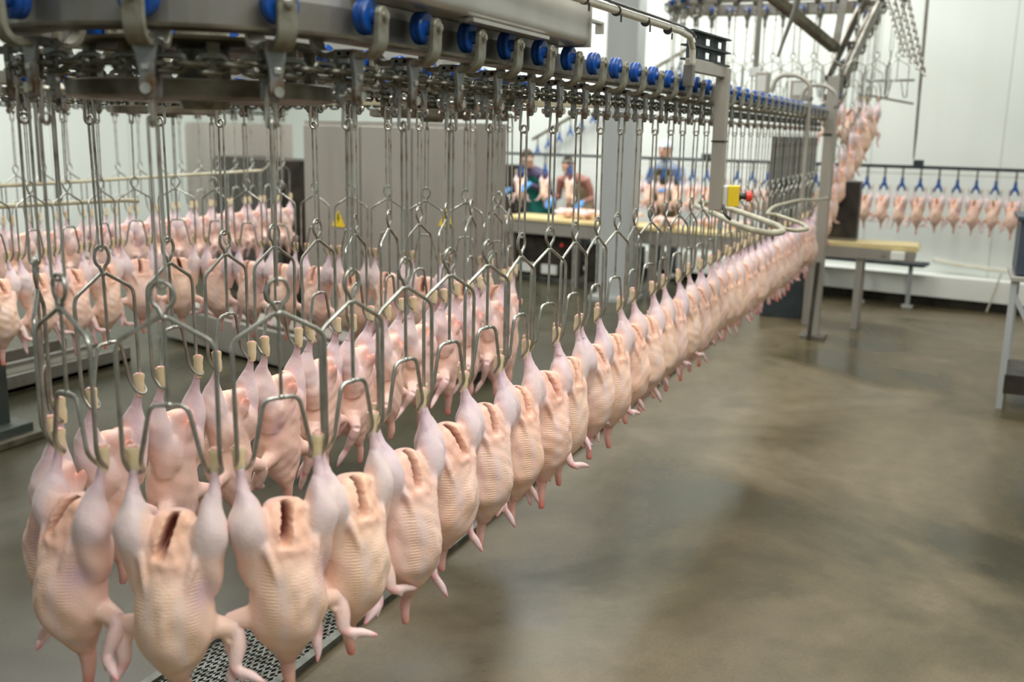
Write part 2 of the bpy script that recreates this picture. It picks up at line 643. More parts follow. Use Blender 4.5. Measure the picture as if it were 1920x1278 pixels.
def seg_at(seg, s):
    s0, s1, p, h, k = seg
    d = s - s0
    if k == 0:
        return p + Vector((math.cos(h), math.sin(h))) * d, h
    h2 = h + k * d
    return p + Vector((math.sin(h2) - math.sin(h), -math.cos(h2) + math.cos(h))) / k, h2


add_seg(6.75, 0)                  # 0 near straight row
add_seg(PI * R1, -1 / R1)         # 1 front bend
add_seg(2.152, 0)                 # 2 return row
add_seg(PI * R1 / 2, 1 / R1)      # 3
add_seg(1.417, 0)                 # 4 cross row
add_seg(PI * R1 / 2, 1 / R1)      # 5
add_seg(1.15, 0)                  # 6 second run towards the left
add_seg(PI * 0.715, -1 / 0.715)   # 7
add_seg(5.2, 0)                   # 8 rear row


def path(s):
    for sg in SEGS:
        if s <= sg[1] or sg is SEGS[-1]:
            p, h = seg_at(sg, s)
            return p, h, SEGS.index(sg)


Z_AXLE, Z_FLANGE, Z_CHAIN, Z_CLEVIS, Z_EYE = 1.793, 1.7565, 1.696, 1.655, 1.311
Z_SLOT = 0.990


def sample_s(s0, s1):
    out = [s0]
    for a, b, p, h, k in SEGS:
        if b <= s0 or a >= s1:
            continue
        lo, hi = max(a, s0), min(b, s1)
        n = 1 if k == 0 else max(2, int((hi - lo) * abs(k) / 0.09))
        for i in range(1, n + 1):
            out.append(lo + (hi - lo) * i / n)
    return out


def sweep(mb, s0, s1, o0, o1, z0, z1):
    # o is measured along the outward normal (left of the heading)
    b = len(mb.v)
    ss = sample_s(s0, s1)
    for s in ss:
        p, h, _ = path(s)
        n = Vector((-math.sin(h), math.cos(h)))
        for o, z in ((o0, z0), (o1, z0), (o1, z1), (o0, z1)):
            q = p + n * o
            mb.v.append((q.x, q.y, z))
    for i in range(len(ss) - 1):
        for k in range(4):
            l = (k + 1) % 4
            mb.f.append((b + i * 4 + k, b + i * 4 + l, b + i * 4 + 4 + l, b + i * 4 + 4 + k))
    mb.f.append((b, b + 1, b + 2, b + 3))
    e = b + (len(ss) - 1) * 4
    mb.f.append((e + 3, e + 2, e + 1, e))
    return mb


S_END = SEGS[8][0] + 4.6
SA, SB = -6.75, S_END
rail = empty('overhead_rail', (1.6, 1.36, Z_FLANGE))
tag(rail, 'grey steel overhead conveyor rail winding through the hall above the hanging chickens', 'rail')


def under(o, parent):
    o.parent = parent
    o.matrix_parent_inverse = Matrix.Translation(-Vector(parent.location)) if parent.rotation_euler.z == 0 else parent.matrix_basis.inverted()
    return o


mb = MB()
sweep(mb, SA, SB, -0.009, 0.009, Z_FLANGE, 1.806)
under(mb.build('web', 'rail', None, False), rail)
mb = MB()
sweep(mb, SA, SB, -0.042, 0.042, Z_FLANGE - 0.006, Z_FLANGE)
under(mb.build('flange', 'flange', None, False), rail)
mb = MB()
sweep(mb, 0.03, SEGS[2][0] + 1.6, -0.008, 0.008, 1.806, 1.93)
sweep(mb, -1.02, 0.03, -0.008, 0.008, 1.806, 1.826)
sweep(mb, SEGS[4][0], SEGS[4][1], -0.008, 0.008, 1.806, 1.90)
under(mb.build('bend_plate', 'sheet', None, False), rail)

# stainless box channel over the near row
ch = empty('box_channel', (1.9, 1.03, 1.83))
tag(ch, 'stainless steel box channel mounted on top of the near rail', 'channel')
mb = MB()
x0, x1, ya, yb, za, zb = 1.59, 2.63, 0.945, 1.125, 1.828, 1.945
prof = fillet([(ya, za, 0), (yb, za, 0), (yb, zb, 0), (ya, zb, 0)], 0.022, 4, True)
mb.prism([(p.x, p.y) for p in prof], (x0, 0, 0), (0, 1, 0), (0, 0, 1), (x1 - x0, 0, 0))
under(mb.build('channel_body', 'sheet'), ch)
mb = MB().box((x1 + 0.004, 1.035, 1.888), (0.008, 0.192, 0.130))
under(mb.build('end_plate', 'sheet', None, False, 0.002), ch)
mb = MB().bar((x1, 0.97, 1.90), (x1 + 0.16, 0.97, 1.90), 0.02, 0.006).box((x1 + 0.16, 0.97, 1.887), (0.012, 0.022, 0.03))
under(mb.build('end_bracket', 'sheet', None, False), ch)
mb = MB().box((2.14, 0.962, 1.822), (0.42, 0.035, 0.008))
under(mb.build('lip_plate', 'sheet', None, False), ch)

# corner wheels
def corner_wheel(c, r, label):
    w = empty('corner_wheel', (c[0], c[1], 1.678))
    tag(w, label, 'wheel', 'chain wheels at the bends')
    MB().lathe([(0.05, -0.035), (r - 0.02, -0.035), (r, -0.03), (r, -0.004), (r - 0.02, 0.0), (0.05, 0.0)], n=48).build('lower_disc', 'flange', w)
    MB().lathe([(0.05, 0.062), (r - 0.03, 0.062), (r - 0.02, 0.066), (r - 0.02, 0.072), (0.05, 0.075)], n=48).build('upper_disc', 'flange', w)
    MB().lathe([(0.045, -0.05), (0.05, -0.04), (0.05, 0.10), (0.035, 0.115), (0.035, 0.35)], n=20).build('hub', 'cast', w)
    for k in range(8):
        a = 2 * PI * k / 8
        q = Vector((math.cos(a), math.sin(a), 0)) * (r - 0.05)
        MB().cyl(q + Vector((0, 0, 0.0)), q + Vector((0, 0, 0.062)), 0.012, n=8).build('spacer_post', 'cast', w)
    MB().lathe([(0.01, 0.002), (0.016, 0.002), (0.016, 0.012), (0.008, 0.014)], c=(r - 0.045, 0, 0.072), n=8).build('rim_bolt', 'bolt', w)
    return w


corner_wheel((1.598, 1.363), 0.255, 'dark steel chain wheel at the front bend nearest the camera')
corner_wheel((3.75, 2.023), 0.255, 'dark steel chain wheel at the inner bend before the grey cabinet')
corner_wheel((3.75, 3.44), 0.255, 'dark steel chain wheel at the far corner of the cross row')

# ------------------------------------------------------------------ chain
def link_mesh(lod):
    n = 10 if lod else 6
    pts = []
    for i in range(n):
        a = -PI / 2 + PI * i / (n - 1)
        pts.append((0.0120 + 0.0128 * math.cos(a), 0, 0.0130 * math.sin(a)))
    for i in range(n):
        a = PI / 2 + PI * i / (n - 1)
        pts.append((-0.0120 + 0.0128 * math.cos(a), 0, 0.0130 * math.sin(a)))
    return pts


def link_matrix(s, k, z=Z_CHAIN):
    p, h, _ = path(s)
    Mx = Matrix.Translation((p.x, p.y, z)) @ Matrix.Rotation(h, 4, 'Z') @ Matrix.Rotation(PI / 2 * (k % 2), 4, 'X')
    return Mx


chain = empty('conveyor_chain', (1.6, 1.36, Z_CHAIN))
tag(chain, 'dark round-link conveyor chain running under the rail between the trolleys', 'chain')
lme = MB().tube(link_mesh(True), 0.0050, 8, True).mesh('chain_link', 'chain')
inv = Matrix.Translation((-1.6, -1.36, -Z_CHAIN))
cand = []
k = int(-6.7 / (P / 6))
while k * P / 6 < S_END - 0.1:
    s = k * P / 6
    p, h, sg = path(s)
    u, v, d = project((p.x, p.y, Z_CHAIN))
    if -60 < u < 1980 and -60 < v < 1340:
        cand.append((d, s, k))
    k += 1
cand.sort()
rest = MB()
for i, (d, s, k) in enumerate(cand):
    if i < 100:
        o = bpy.data.objects.new('chain_link', lme)
        C.objects.link(o)
        o.parent = chain
        o.matrix_basis = inv @ link_matrix(s, k)
    else:
        b = len(rest.v)
        t = MB().tube(link_mesh(False), 0.0050, 5, True)
        Mx = link_matrix(s, k)
        rest.v += [tuple(Mx @ Vector(q)) for q in t.v]
        rest.f += [tuple(b + j for j in f) for f in t.f]
o = under(rest.build('chain_length', 'chain'), chain)
o['kind'] = 'stuff'

# ------------------------------------------------------------------ trolley prototype
# local frame: X along the row, -Y outward, Z up; origin = clevis bolt
dz_ax = Z_AXLE - Z_CLEVIS
dz_fl = Z_FLANGE - Z_CLEVIS
tro = MB()
for sy in (-1, 1):
    y = 0.018 * sy
    outl = [(-0.012, -0.006), (-0.009, -0.014), (0, -0.018), (0.009, -0.014), (0.012, -0.006), (0.0135, 0.012), (0.0115, 0.018), (0.0125, 0.03), (0.018, 0.062), (0.018, 0.080), (-0.018, 0.080), (-0.018, 0.062), (-0.0125, 0.03), (-0.0115, 0.018), (-0.0135, 0.012)]
    tro.prism(outl, (0, y - 0.005, 0), (1, 0, 0), (0, 0, 1), (0, 0.010, 0))
tro.box((0, 0, 0.076), (0.034, 0.044, 0.012))
T = tro.build('conveyor_trolley', 'yoke', None, False, 0.0015)
for sy in (-1, 1):
    # J shaped arm: from the yoke out under the flange and up past the roller
    cl = fillet([(0, 0.004 * sy, 0.074), (0, 0.050 * sy, 0.070), (0, 0.068 * sy, 0.088), (0, 0.070 * sy, dz_ax + 0.002)], 0.028, 5)
    mb = MB()
    b = len(mb.v)
    for i, q in enumerate(cl):
        a = cl[max(i - 1, 0)]
        c = cl[min(i + 1, len(cl) - 1)]
        t = (c - a).normalized()
        nn = Vector((0, t.z, -t.y))
        w = 0.017 if i < len(cl) - 1 else 0.017
        for dx, dn in ((-w, -0.006), (w, -0.006), (w, 0.006), (-w, 0.006)):
            mb.v.append(tuple(q + Vector((dx, 0, 0)) + nn * dn))
    for i in range(len(cl) - 1):
        for kk in range(4):
            l = (kk + 1) % 4
            mb.f.append((b + i * 4 + kk, b + i * 4 + l, b + i * 4 + 4 + l, b + i * 4 + 4 + kk))
    mb.f.append((b, b + 1, b + 2, b + 3))
    # rounded head
    outl = [(0.017, 0.0)] + [(0.017 * math.cos(a), 0.017 * math.sin(a)) for a in [PI * j / 8 for j in range(1, 8)]] + [(-0.017, 0.0)]
    mb.prism(outl, (0, 0.070 * sy - 0.006, dz_ax + 0.0015), (1, 0, 0), (0, 0, 1), (0, 0.012, 0))
    mb.build('arm', 'cast', T, True, 0.002)
    pr = [(0.008, -0.016), (0.024, -0.016), (0.0305, -0.012), (0.0318, -0.006), (0.030, -0.001), (0.0318, 0.003), (0.0315, 0.009), (0.028, 0.013), (0.014, 0.0135), (0.012, 0.022), (0.008, 0.022)]
    if sy < 0:
        pr = [(r, -h) for r, h in reversed(pr)]
    MB().lathe(pr, 'Y', (0, 0.040 * sy, dz_ax), 28).build('roller', 'blue', T)
    pr = [(0.004, 0.0), (0.0085, 0.0), (0.0085, 0.003), (0.007, 0.0035), (0.007, 0.007), (0.004, 0.008)]
    if sy < 0:
        pr = [(r, -h) for r, h in reversed(pr)]
    MB().lathe(pr, 'Y', (0, 0.0755 * sy, dz_ax), 12).build('axle_bolt', 'bolt', T)
MB().lathe([(0.0055, -0.032), (0.009, -0.032), (0.009, -0.025), (0.005, -0.024), (0.005, 0.024), (0.009, 0.025), (0.009, 0.031), (0.005, 0.034)], 'Y', (0, 0, 0), 8).build('clevis_bolt', 'bolt', T)
MB().box((0, -0.025, 0.034), (0.012, 0.006, 0.010)).build('pin_clip', 'bolt', T, False, 0.001)

# ------------------------------------------------------------------ shackle prototype (origin = eyelet centre)
def oval(cx, cz, rx, rz, ang, n=8, top=1.0, bot=1.0):
    # elongated link in the vertical plane turned by ang
    d = Vector((math.cos(ang), math.sin(ang), 0))
    pts = []
    for i in range(n):
        a = PI * i / (n - 1)
        pts.append(d * (rx * math.cos(a) * top) + Vector((cx, 0, cz + rz - rx + rx * math.sin(a))))
    for i in range(n):
        a = PI + PI * i / (n - 1)
        pts.append(d * (rx * math.cos(a) * bot) + Vector((cx, 0, cz - rz + rx + rx * math.sin(a))))
    return pts


def shackle_wire(sx=1.0):
    pts = [(0.006, 0, -0.034), (0.086, 0, -0.079), (0.085, 0, -0.290), (0.083, 0.018, -0.316), (0.070, 0.024, -0.322), (0.057, 0.018, -0.316), (0.055, 0, -0.294), (0.033, 0, -0.190)]
    full = pts + [(-x, y, z) for x, y, z in reversed(pts)]
    return full


def shackle(wr=0.0042, n=8):
    mb = MB()
    full = fillet(shackle_wire(), 0.018, 4)
    mb.tube(full, wr, n)
    mb.cyl((0, 0, -0.032), (0, 0, -0.191), wr * 0.85, n=n)
    mb.ball((0, 0, -0.035), (0.010, 0.0065, 0.006), 8, 6)
    mb.ball((0, 0, -0.189), (0.008, 0.006, 0.006), 8, 6)
    # teardrop eyelet
    eye = []
    for i in range(17):
        a = -PI / 2 + 0.42 + (2 * PI - 0.84) * i / 16
        eye.append((0.0205 * math.cos(a), 0.0, 0.003 + 0.0235 * math.sin(a)))
    eye = [(0.001, 0.0015, -0.035)] + eye + [(-0.001, -0.0015, -0.035)]
    mb.tube(eye, wr * 0.92, n)
    s = mb.build('shackle', 'wire')
    zt = Z_CLEVIS - Z_EYE
    ca = 1.2
    MB().tube(oval(0, (0.0215 + zt - 0.047) / 2, 0.0105, (zt - 0.047 - 0.018) / 2 + 0.004, ca), 0.0030, 6, True).build('hanger_loop', 'hanger', s)
    MB().tube(oval(0, zt - 0.024, 0.0105, 0.035, ca + 0.85, top=0.8), 0.0038, 6, True).build('clevis_link', 'hanger', s)
    return s


SH = shackle()

# ------------------------------------------------------------------ chicken prototypes (origin = shackle slot level)
def seg_dist(p, a, b):
    a, b = np.array(a), np.array(b)
    d = b - a
    t = np.clip(((p - a) @ d) / (d @ d), 0, 1)
    return np.linalg.norm(p - (a + t[:, None] * d), axis=1)


def catmull(rows, sub):
    rows = [np.array(r, float) for r in rows]
    n = len(rows)
    out = []
    for i in range(n - 1):
        p0, p1, p2, p3 = rows[max(i - 1, 0)], rows[i], rows[i + 1], rows[min(i + 2, n - 1)]
        for j in range(sub):
            t = j / sub
            out.append(0.5 * (2 * p1 + (p2 - p0) * t + (2 * p0 - 5 * p1 + 4 * p2 - p3) * t * t + (3 * p1 - p0 - 3 * p2 + p3) * t ** 3))
    out.append(rows[-1])
    return out


def soft_tube(mb, pts, rad, n=12, sub=4):
    rows = catmull([tuple(p) + (r,) for p, r in zip(pts, rad)], sub)
    return mb.tube([tuple(float(c) for c in r[:3]) for r in rows], [max(0.002, float(r[3])) for r in rows], n)


def chicken(seed, wings):
    r = random.Random(seed)
    mb = MB()
    w = r.uniform(0.98, 1.05)
    lean = r.uniform(-0.006, 0.006)
    mb.loft([tuple(float(c) for c in q) for q in catmull([(0, 0.014, -0.066, 0.014, 0.008, 0.010), (0, 0.012, -0.071, 0.031, 0.022, 0.022), (0, 0.008, -0.092, 0.045, 0.034, 0.030), (0, 0.005, -0.120, 0.053 * w, 0.042, 0.037), (0, 0.004, -0.150, 0.057 * w, 0.050, 0.042),
             (lean, 0.0, -0.190, 0.0600 * w, 0.059, 0.046), (lean, 0.0, -0.230, 0.0655 * w, 0.067, 0.048), (lean, 0.0, -0.268, 0.0685 * w, 0.069, 0.048), (lean, 0.0, -0.300, 0.0655 * w, 0.063, 0.046),
             (0, 0.002, -0.328, 0.0540 * w, 0.051, 0.041), (0, 0.005, -0.350, 0.0400, 0.038, 0.034), (0, 0.009, -0.370, 0.0270, 0.027, 0.025), (0, 0.012, -0.386, 0.0190, 0.019, 0.018)], 4)], 40)
    # keel ridge of the breast
    soft_tube(mb, [(0, -0.032, -0.165), (0, -0.050, -0.205), (0, -0.0585, -0.250), (0, -0.050, -0.295), (0, -0.028, -0.33)], [0.010, 0.013, 0.014, 0.014, 0.012], 12)
    # lobes either side of the vent, tail nub at the back
    for sx in (-1, 1):
        mb.ball((0.021 * sx, 0.004 + r.uniform(-0.004, 0.004), -0.090 + r.uniform(-0.005, 0.005)), (0.017, 0.024, 0.025), 16, 12)
    soft_tube(mb, [(0, 0.026, -0.135), (0, 0.040, -0.115), (r.uniform(-0.006, 0.006), 0.050, -0.097), (0.003, 0.054, -0.084)], [0.022, 0.016, 0.010, 0.004], 12)
    for sx in (-1, 1):
        j = r.uniform(-0.005, 0.005)
        q = r.uniform(0.95, 1.06)
        ox = r.uniform(-0.003, 0.003)
        soft_tube(mb, [(0.070 * sx, 0.016, 0.012), (0.070 * sx, 0.012, -0.012), (0.0705 * sx, 0.006, -0.035), (0.070 * sx + ox, 0.001, -0.060), (0.069 * sx + ox, -0.002, -0.085 + j), (0.066 * sx + ox, -0.002, -0.112 + j), (0.061 * sx, 0.002, -0.140), (0.053 * sx, 0.008, -0.175), (0.046 * sx, 0.008, -0.215)],
                  [0.0085, 0.0090, 0.0140, 0.0235 * q, 0.0315 * q, 0.0340 * q, 0.0315, 0.0315, 0.026], 18)
        # back of the thigh
        mb.ball((0.040 * sx, 0.022, -0.165), (0.030, 0.026, 0.050), 16, 12)
        # thin fold of skin from thigh to breast
        soft_tube(mb, [(0.052 * sx, -0.022, -0.118), (0.043 * sx, -0.034, -0.148), (0.036 * sx, -0.044, -0.185), (0.032 * sx, -0.048, -0.21)], [0.006, 0.0075, 0.0065, 0.004], 8)
        E, W_, Tp = wings[0 if sx < 0 else 1]
        S = (0.052, 0.012, -0.282)
        m = lambda q: (q[0] * sx, q[1], q[2])
        soft_tube(mb, [m((0.045, 0.010, -0.265)), m(S), m([(S[i] + E[i]) / 2 for i in range(3)]), m(E)], [0.024, 0.025, 0.0195, 0.0145], 12)
        soft_tube(mb, [m(E), m([(E[i] * 0.6 + W_[i] * 0.4) for i in range(3)]), m(W_)], [0.0135, 0.0160, 0.0098], 12)
        mid = [(W_[i] * 0.5 + Tp[i] * 0.5) for i in range(3)]
        mid[2] += 0.004
        soft_tube(mb, [m(W_), m(mid), m(Tp)], [0.0095, 0.0100, 0.0040], 10)
        th = [W_[0] + (Tp[0] - W_[0]) * 0.25 + 0.004, W_[1] - 0.012, W_[2] + (Tp[2] - W_[2]) * 0.25 - 0.012]
        mb.tube([m(W_), m(th)], [0.0068, 0.004], 6)
        # skin web between upper and lower wing
        q2 = [(S[i] + W_[i] + E[i]) / 3 for i in range(3)]
        soft_tube(mb, [m([(S[i] + E[i]) / 2 for i in range(3)]), m(q2), m([(E[i] + W_[i]) / 2 for i in range(3)])], [0.009, 0.006, 0.007], 8)
    nx = r.uniform(-0.006, 0.006)
    nl = r.uniform(0.0, 0.03)
    neck = [(0, 0.006, -0.330), (0, 0.009, -0.352), (nx * 0.4, 0.014, -0.380), (nx, 0.018, -0.412 - nl * 0.5), (nx * 1.8, 0.014, -0.446 - nl)]
    soft_tube(mb, neck, [0.034, 0.0280, 0.0175, 0.0125, 0.0085], 12)
    me = remeshed(mb, 0.0034, 12, 'chicken')
    p = coords(me)
    x, y, z = p[:, 0], p[:, 1], p[:, 2]
    # vent cut between the legs: press the skin in along a slit
    sx0 = r.uniform(-0.008, 0.008)
    sl = np.clip(1 - ((x - sx0 - (z + 0.110) * r.uniform(-0.25, 0.25)) / 0.0105) ** 2, 0, 1) * np.clip(1 - ((z + 0.102) / 0.038) ** 2, 0, 1) * (y < 0.008)
    y2 = y + 0.045 * sl ** 0.7
    lip = np.exp(-(((x - sx0) / 0.030) ** 2 + ((z + 0.146) / 0.010) ** 2)) * (y < 0)
    y2 = y2 - 0.0035 * lip
    # soft uneven flesh
    q = np.c_[x, y2, z]
    nrm = q - np.c_[np.zeros_like(x), np.zeros_like(x) + 0.004, z]
    nrm /= np.maximum(np.linalg.norm(nrm, axis=1), 1e-4)[:, None]
    amp = np.zeros_like(x)
    for _ in range(7):
        kx, ky, kz = [r.uniform(-75, 75) for _ in range(3)]
        amp += 0.0009 * np.sin(kx * x + ky * y2 + kz * z + r.uniform(0, 6.28))
    for _ in range(5):
        kx, ky, kz = [r.uniform(-190, 190) for _ in range(3)]
        amp += 0.00035 * np.sin(kx * x + ky * y2 + kz * z + r.uniform(0, 6.28))
    wr = np.clip(1 - np.abs(z + 0.125) / 0.05, 0, 1) * (np.abs(x) < 0.06)
    amp += wr * 0.0009 * np.sin(x * 260 + z * 120 + r.uniform(0, 6.28))
    amp *= np.clip((np.hypot(x, y2) - 0.010) / 0.02, 0, 1) * (z < -0.03)
    q = q + nrm * amp[:, None]
    p2 = q
    me.vertices.foreach_set('co', p2.ravel())
    me.update()
    # natural skin colours
    n = len(p)

    def mix(c, t, k):
        k = np.clip(k, 0, 1)[:, None]
        return c * (1 - k) + np.array(t) * k
    sm = lambda a, lo, hi: np.clip((a - lo) / (hi - lo), 0, 1)
    col = np.tile(np.array([0.885, 0.660, 0.560]), (n, 1))
    ax = np.abs(x)
    leg = sm(ax, 0.026, 0.050) * sm(z, -0.185, -0.120)
    col = mix(col, (0.800, 0.685, 0.705), leg)
    col = mix(col, (0.60, 0.43, 0.53), leg * sm(z, -0.055, -0.01) * 0.6)
    belly = (1 - leg) * sm(z, -0.185, -0.140) * (y < 0.02)
    col = mix(col, (0.92, 0.565, 0.425), belly * 0.8)
    tract = np.exp(-((ax - 0.046) / 0.009) ** 2) * sm(-z, 0.15, 0.18) * (y < 0.01)
    keel = np.exp(-((ax - 0.010) / 0.007) ** 2) * sm(-z, 0.16, 0.2) * (y < 0) * 0.5
    tr = np.clip(tract + keel, 0, 1)
    col = mix(col, (0.91, 0.650, 0.450), tr * 0.6)
    pale = np.exp(-((ax - 0.028) / 0.008) ** 2) * sm(-z, 0.17, 0.2) * (y < 0)
    col = mix(col, (0.85, 0.71, 0.67), pale * 0.6)
    backm = sm(y, 0.01, 0.03) * (1 - leg)
    col = mix(col, (0.83, 0.61, 0.555), backm * 0.7)
    nk = sm(-z, 0.345, 0.395) * (ax < 0.032)
    col = mix(col, (0.76, 0.455, 0.385), nk * 0.8)
    col = mix(col, (0.66, 0.22, 0.18), sm(-z, 0.425, 0.465) * nk)
    flesh = np.exp(-((x / 0.026) ** 2 + ((z + 0.090) / 0.016) ** 2)) * (y > 0.016)
    col = mix(col, (0.86, 0.44, 0.31), flesh * 0.85)
    tip = np.exp(-((z + 0.086) / 0.012) ** 2) * (y > 0.044)
    col = mix(col, (0.82, 0.50, 0.42), tip * 0.5)
    for i, sx in enumerate((-1, 1)):
        E, W_, Tp = [np.array([q[0] * sx, q[1], q[2]]) for q in wings[i]]
        S = np.array([0.056 * sx, 0.012, -0.272])
        dw = np.minimum(seg_dist(p, E, W_), seg_dist(p, W_, Tp))
        k = 1 - sm(dw, 0.012, 0.020)
        k = k * (ax > 0.055)
        col = mix(col, (0.82, 0.645, 0.65), k)
        jt = 1 - sm(np.linalg.norm(p - W_, axis=1), 0.008, 0.016)
        col = mix(col, (0.76, 0.34, 0.36), jt * 0.6)
        tp = 1 - sm(np.linalg.norm(p - Tp, axis=1), 0.006, 0.020)
        col = mix(col, (0.78, 0.36, 0.38), tp)
    slm = np.clip(sl * 1.6, 0, 1)
    col = mix(col, (0.16, 0.035, 0.022), slm)
    if seed % 3 == 1:
        br = np.exp(-(((x - 0.04) / 0.02) ** 2 + ((z + 0.03) / 0.02) ** 2))
        col = mix(col, (0.42, 0.20, 0.34), br * 0.8)
    if seed % 3 == 2:
        br = np.exp(-(((x - 0.055) / 0.018) ** 2 + ((z + 0.20) / 0.035) ** 2))
        col = mix(col, (0.62, 0.44, 0.55), br * 0.7)
    set_tint(me, col, tr * 0.8)
    me.materials.append(MAT['skin'])
    o = bpy.data.objects.new('chicken', me)
    C.objects.link(o)
    for sx in (-1, 1):
        h = MB().lathe([(0.0075, -0.010), (0.0100, 0.002), (0.0112, 0.015), (0.0105, 0.025), (0.0125, 0.037), (0.0118, 0.041)], c=(0, 0, 0), n=12).build('hock', 'hock', o)
        h.location = (0.070 * sx, 0.018, 0.006)
        h.rotation_euler = (0.06, 0.05 * sx, 0)
        MB().lathe([(0.006, 0.0405), (0.0105, 0.0415), (0.0085, 0.0440), (0.003, 0.0452)], n=10).build('cut_end', 'cut', h)
    return o


WV = [
    [((0.098, 0.022, -0.285), (0.088, 0.004, -0.352), (0.112, -0.012, -0.400)), ((0.100, 0.020, -0.288), (0.098, -0.004, -0.350), (0.152, -0.018, -0.366))],
    [((0.092, 0.030, -0.300), (0.100, 0.006, -0.362), (0.150, -0.014, -0.385)), ((0.096, 0.026, -0.292), (0.078, 0.004, -0.360), (0.092, -0.020, -0.410))],
    [((0.094, 0.026, -0.290), (0.080, 0.000, -0.355), (0.100, -0.028, -0.395)), ((0.090, 0.034, -0.298), (0.104, 0.012, -0.350), (0.150, 0.010, -0.385))],
    [((0.088, 0.036, -0.300), (0.080, 0.014, -0.365), (0.085, -0.006, -0.420)), ((0.098, 0.018, -0.300), (0.094, -0.014, -0.358), (0.146, -0.034, -0.372))],
    [((0.098, 0.016, -0.292), (0.102, -0.010, -0.350), (0.155, -0.024, -0.362)), ((0.086, 0.036, -0.302), (0.082, 0.010, -0.368), (0.100, -0.010, -0.418))],
]
def big(q):
    b0 = (0.056, 0.012, -0.278)
    return tuple(b0[i] + (q[i] - b0[i]) * (1.16, 1.15, 1.10)[i] for i in range(3))


WV = [[tuple(big(q) for q in wing) for wing in pair] for pair in WV]
CH = [chicken(11 + i, WV[i]) for i in range(5)]
used = set()


def spawn(proto, name_key):
    if name_key not in used:
        used.add(name_key)
        return proto
    return copy_tree(proto)


PHR = {
    0: ('the near straight row', 'along the near straight row from the front bend'),
    1: ('the front bend', 'around the front bend from the near straight row'),
    2: ('the return row', 'along the return row inside the loop from the front bend'),
    3: ('the inner bend', 'around the inner bend before the grey cabinet'),
    4: ('the cross row', 'along the cross row in front of the grey cabinet'),
    5: ('the far corner', 'around the far corner of the cross row'),
    6: ('the second run', 'along the second run from the far corner'),
    7: ('the wide bend', 'around the wide bend by the side wall'),
    8: ('the rear row', 'along the rear row behind the second run from the side wall'),
}


def theta(h):
    n = Vector((-math.sin(h), math.cos(h)))
    return math.atan2(n.x, -n.y)


count = {}


def hang(loc2, zoff, th, seg_key, phr, ck, with_chicken=True, with_trolley=True, with_shackle=True, group_tail='', yaw=0.0):
    nth = ordinal(ck)
    x, y = loc2
    gn = phr[0]
    if with_trolley:
        t = spawn(T, 'T')
        t.location = (x, y, Z_CLEVIS + zoff)
        t.rotation_euler = (0, 0, th)
        tag(t, f'blue-rollered grey trolley, {nth} {phr[1]}', 'trolley', 'conveyor trolleys on ' + gn)
    if with_shackle:
        s = spawn(SH, 'S')
        s.location = (x, y, Z_EYE + zoff)
        s.rotation_euler = (rnd.uniform(-0.012, 0.012), rnd.uniform(-0.012, 0.012), th + yaw)
        tag(s, f'bent wire shackle, {nth} {phr[1]}', 'shackle', 'wire shackles on ' + gn)
    if with_chicken:
        i = rnd.randrange(5)
        c = spawn(CH[i], 'C%d' % i)
        c.location = (x, y, Z_SLOT + zoff)
        c.rotation_euler = (rnd.uniform(-0.04, 0.04), rnd.uniform(-0.02, 0.02), th + yaw + rnd.uniform(-0.03, 0.03))
        f = rnd.uniform(1.0, 1.07)
        c.scale = (f * rnd.uniform(0.97, 1.04), f * rnd.uniform(0.97, 1.04), rnd.uniform(0.95, 1.05))
        tag(c, f'plucked chicken, {nth} {phr[1]}', 'chicken', 'plucked chickens on ' + gn)


BEND = [0.0, 0.175, 0.37, 0.585, 0.82, 1.068]      # the chain closes up a little as it runs round the wheel
order = list(range(0, -33, -1)) + list(range(1, int(S_END / P)))
for k in order:
    s = k * P if k <= 0 else (BEND[k] if k <= 5 else 1.068 + (k - 5) * P)
    p, h, sg = path(s - 1e-6)
    u0, v0, d = project((p.x, p.y, Z_SLOT - 0.2))
    u1, v1, d1 = project((p.x, p.y, Z_AXLE))
    if d < 0.3 or max(u0, u1) < -70 or min(u0, u1) > 1990:
        continue
    if sg == 8 and u0 > 900:
        continue
    count[sg] = count.get(sg, 0) + 1
    yaw = {0: -0.13, 1: 0.0, 2: 0.1, 3: 0.0, 4: 0.0, 5: 0, 6: -0.05, 7: 0, 8: 0.0}[sg] + rnd.uniform(-0.13, 0.13)
    if k in (1, 2, 3):
        yaw *= 0.4
    hang((p.x, p.y), 0.0, theta(h), sg, PHR[sg], count[sg], yaw=yaw)

# ------------------------------------------------------------------ rising line at the far end and the upper loop
INC = [Vector((8.36, 1.033, 0)), Vector((8.62, 1.02, 0.05)), Vector((8.85, 0.96, 0.30)), Vector((9.2, 0.84, 0.74)), Vector((9.42, 0.78, 0.92)), Vector((9.62, 0.79, 0.93))]
inc_s = fillet(INC, 0.15, 5)
UPL = []
for i in range(7):
    UPL.append(Vector((9.7, 0.80 + 0.2 * i, 0.93)))
for i in range(1, 8):
    a = PI * i / 8
    UPL.append(Vector((9.2 + 0.5 * math.cos(a), 2.0 + 0.5 * math.sin(a), 0.93)))
for i in range(9):
    UPL.append(Vector((8.7, 2.0 - 0.2 * i, 0.93)))


def resample(pts, step):
    out, acc = [], 0.0
    nxt = 0.0
    for a, b in zip(pts[:-1], pts[1:]):
        L = (b - a).length
        while nxt <= acc + L:
            t = (nxt - acc) / L
            out.append((a.lerp(b, t), (b - a).normalized()))
            nxt += step
        acc += L
    return out


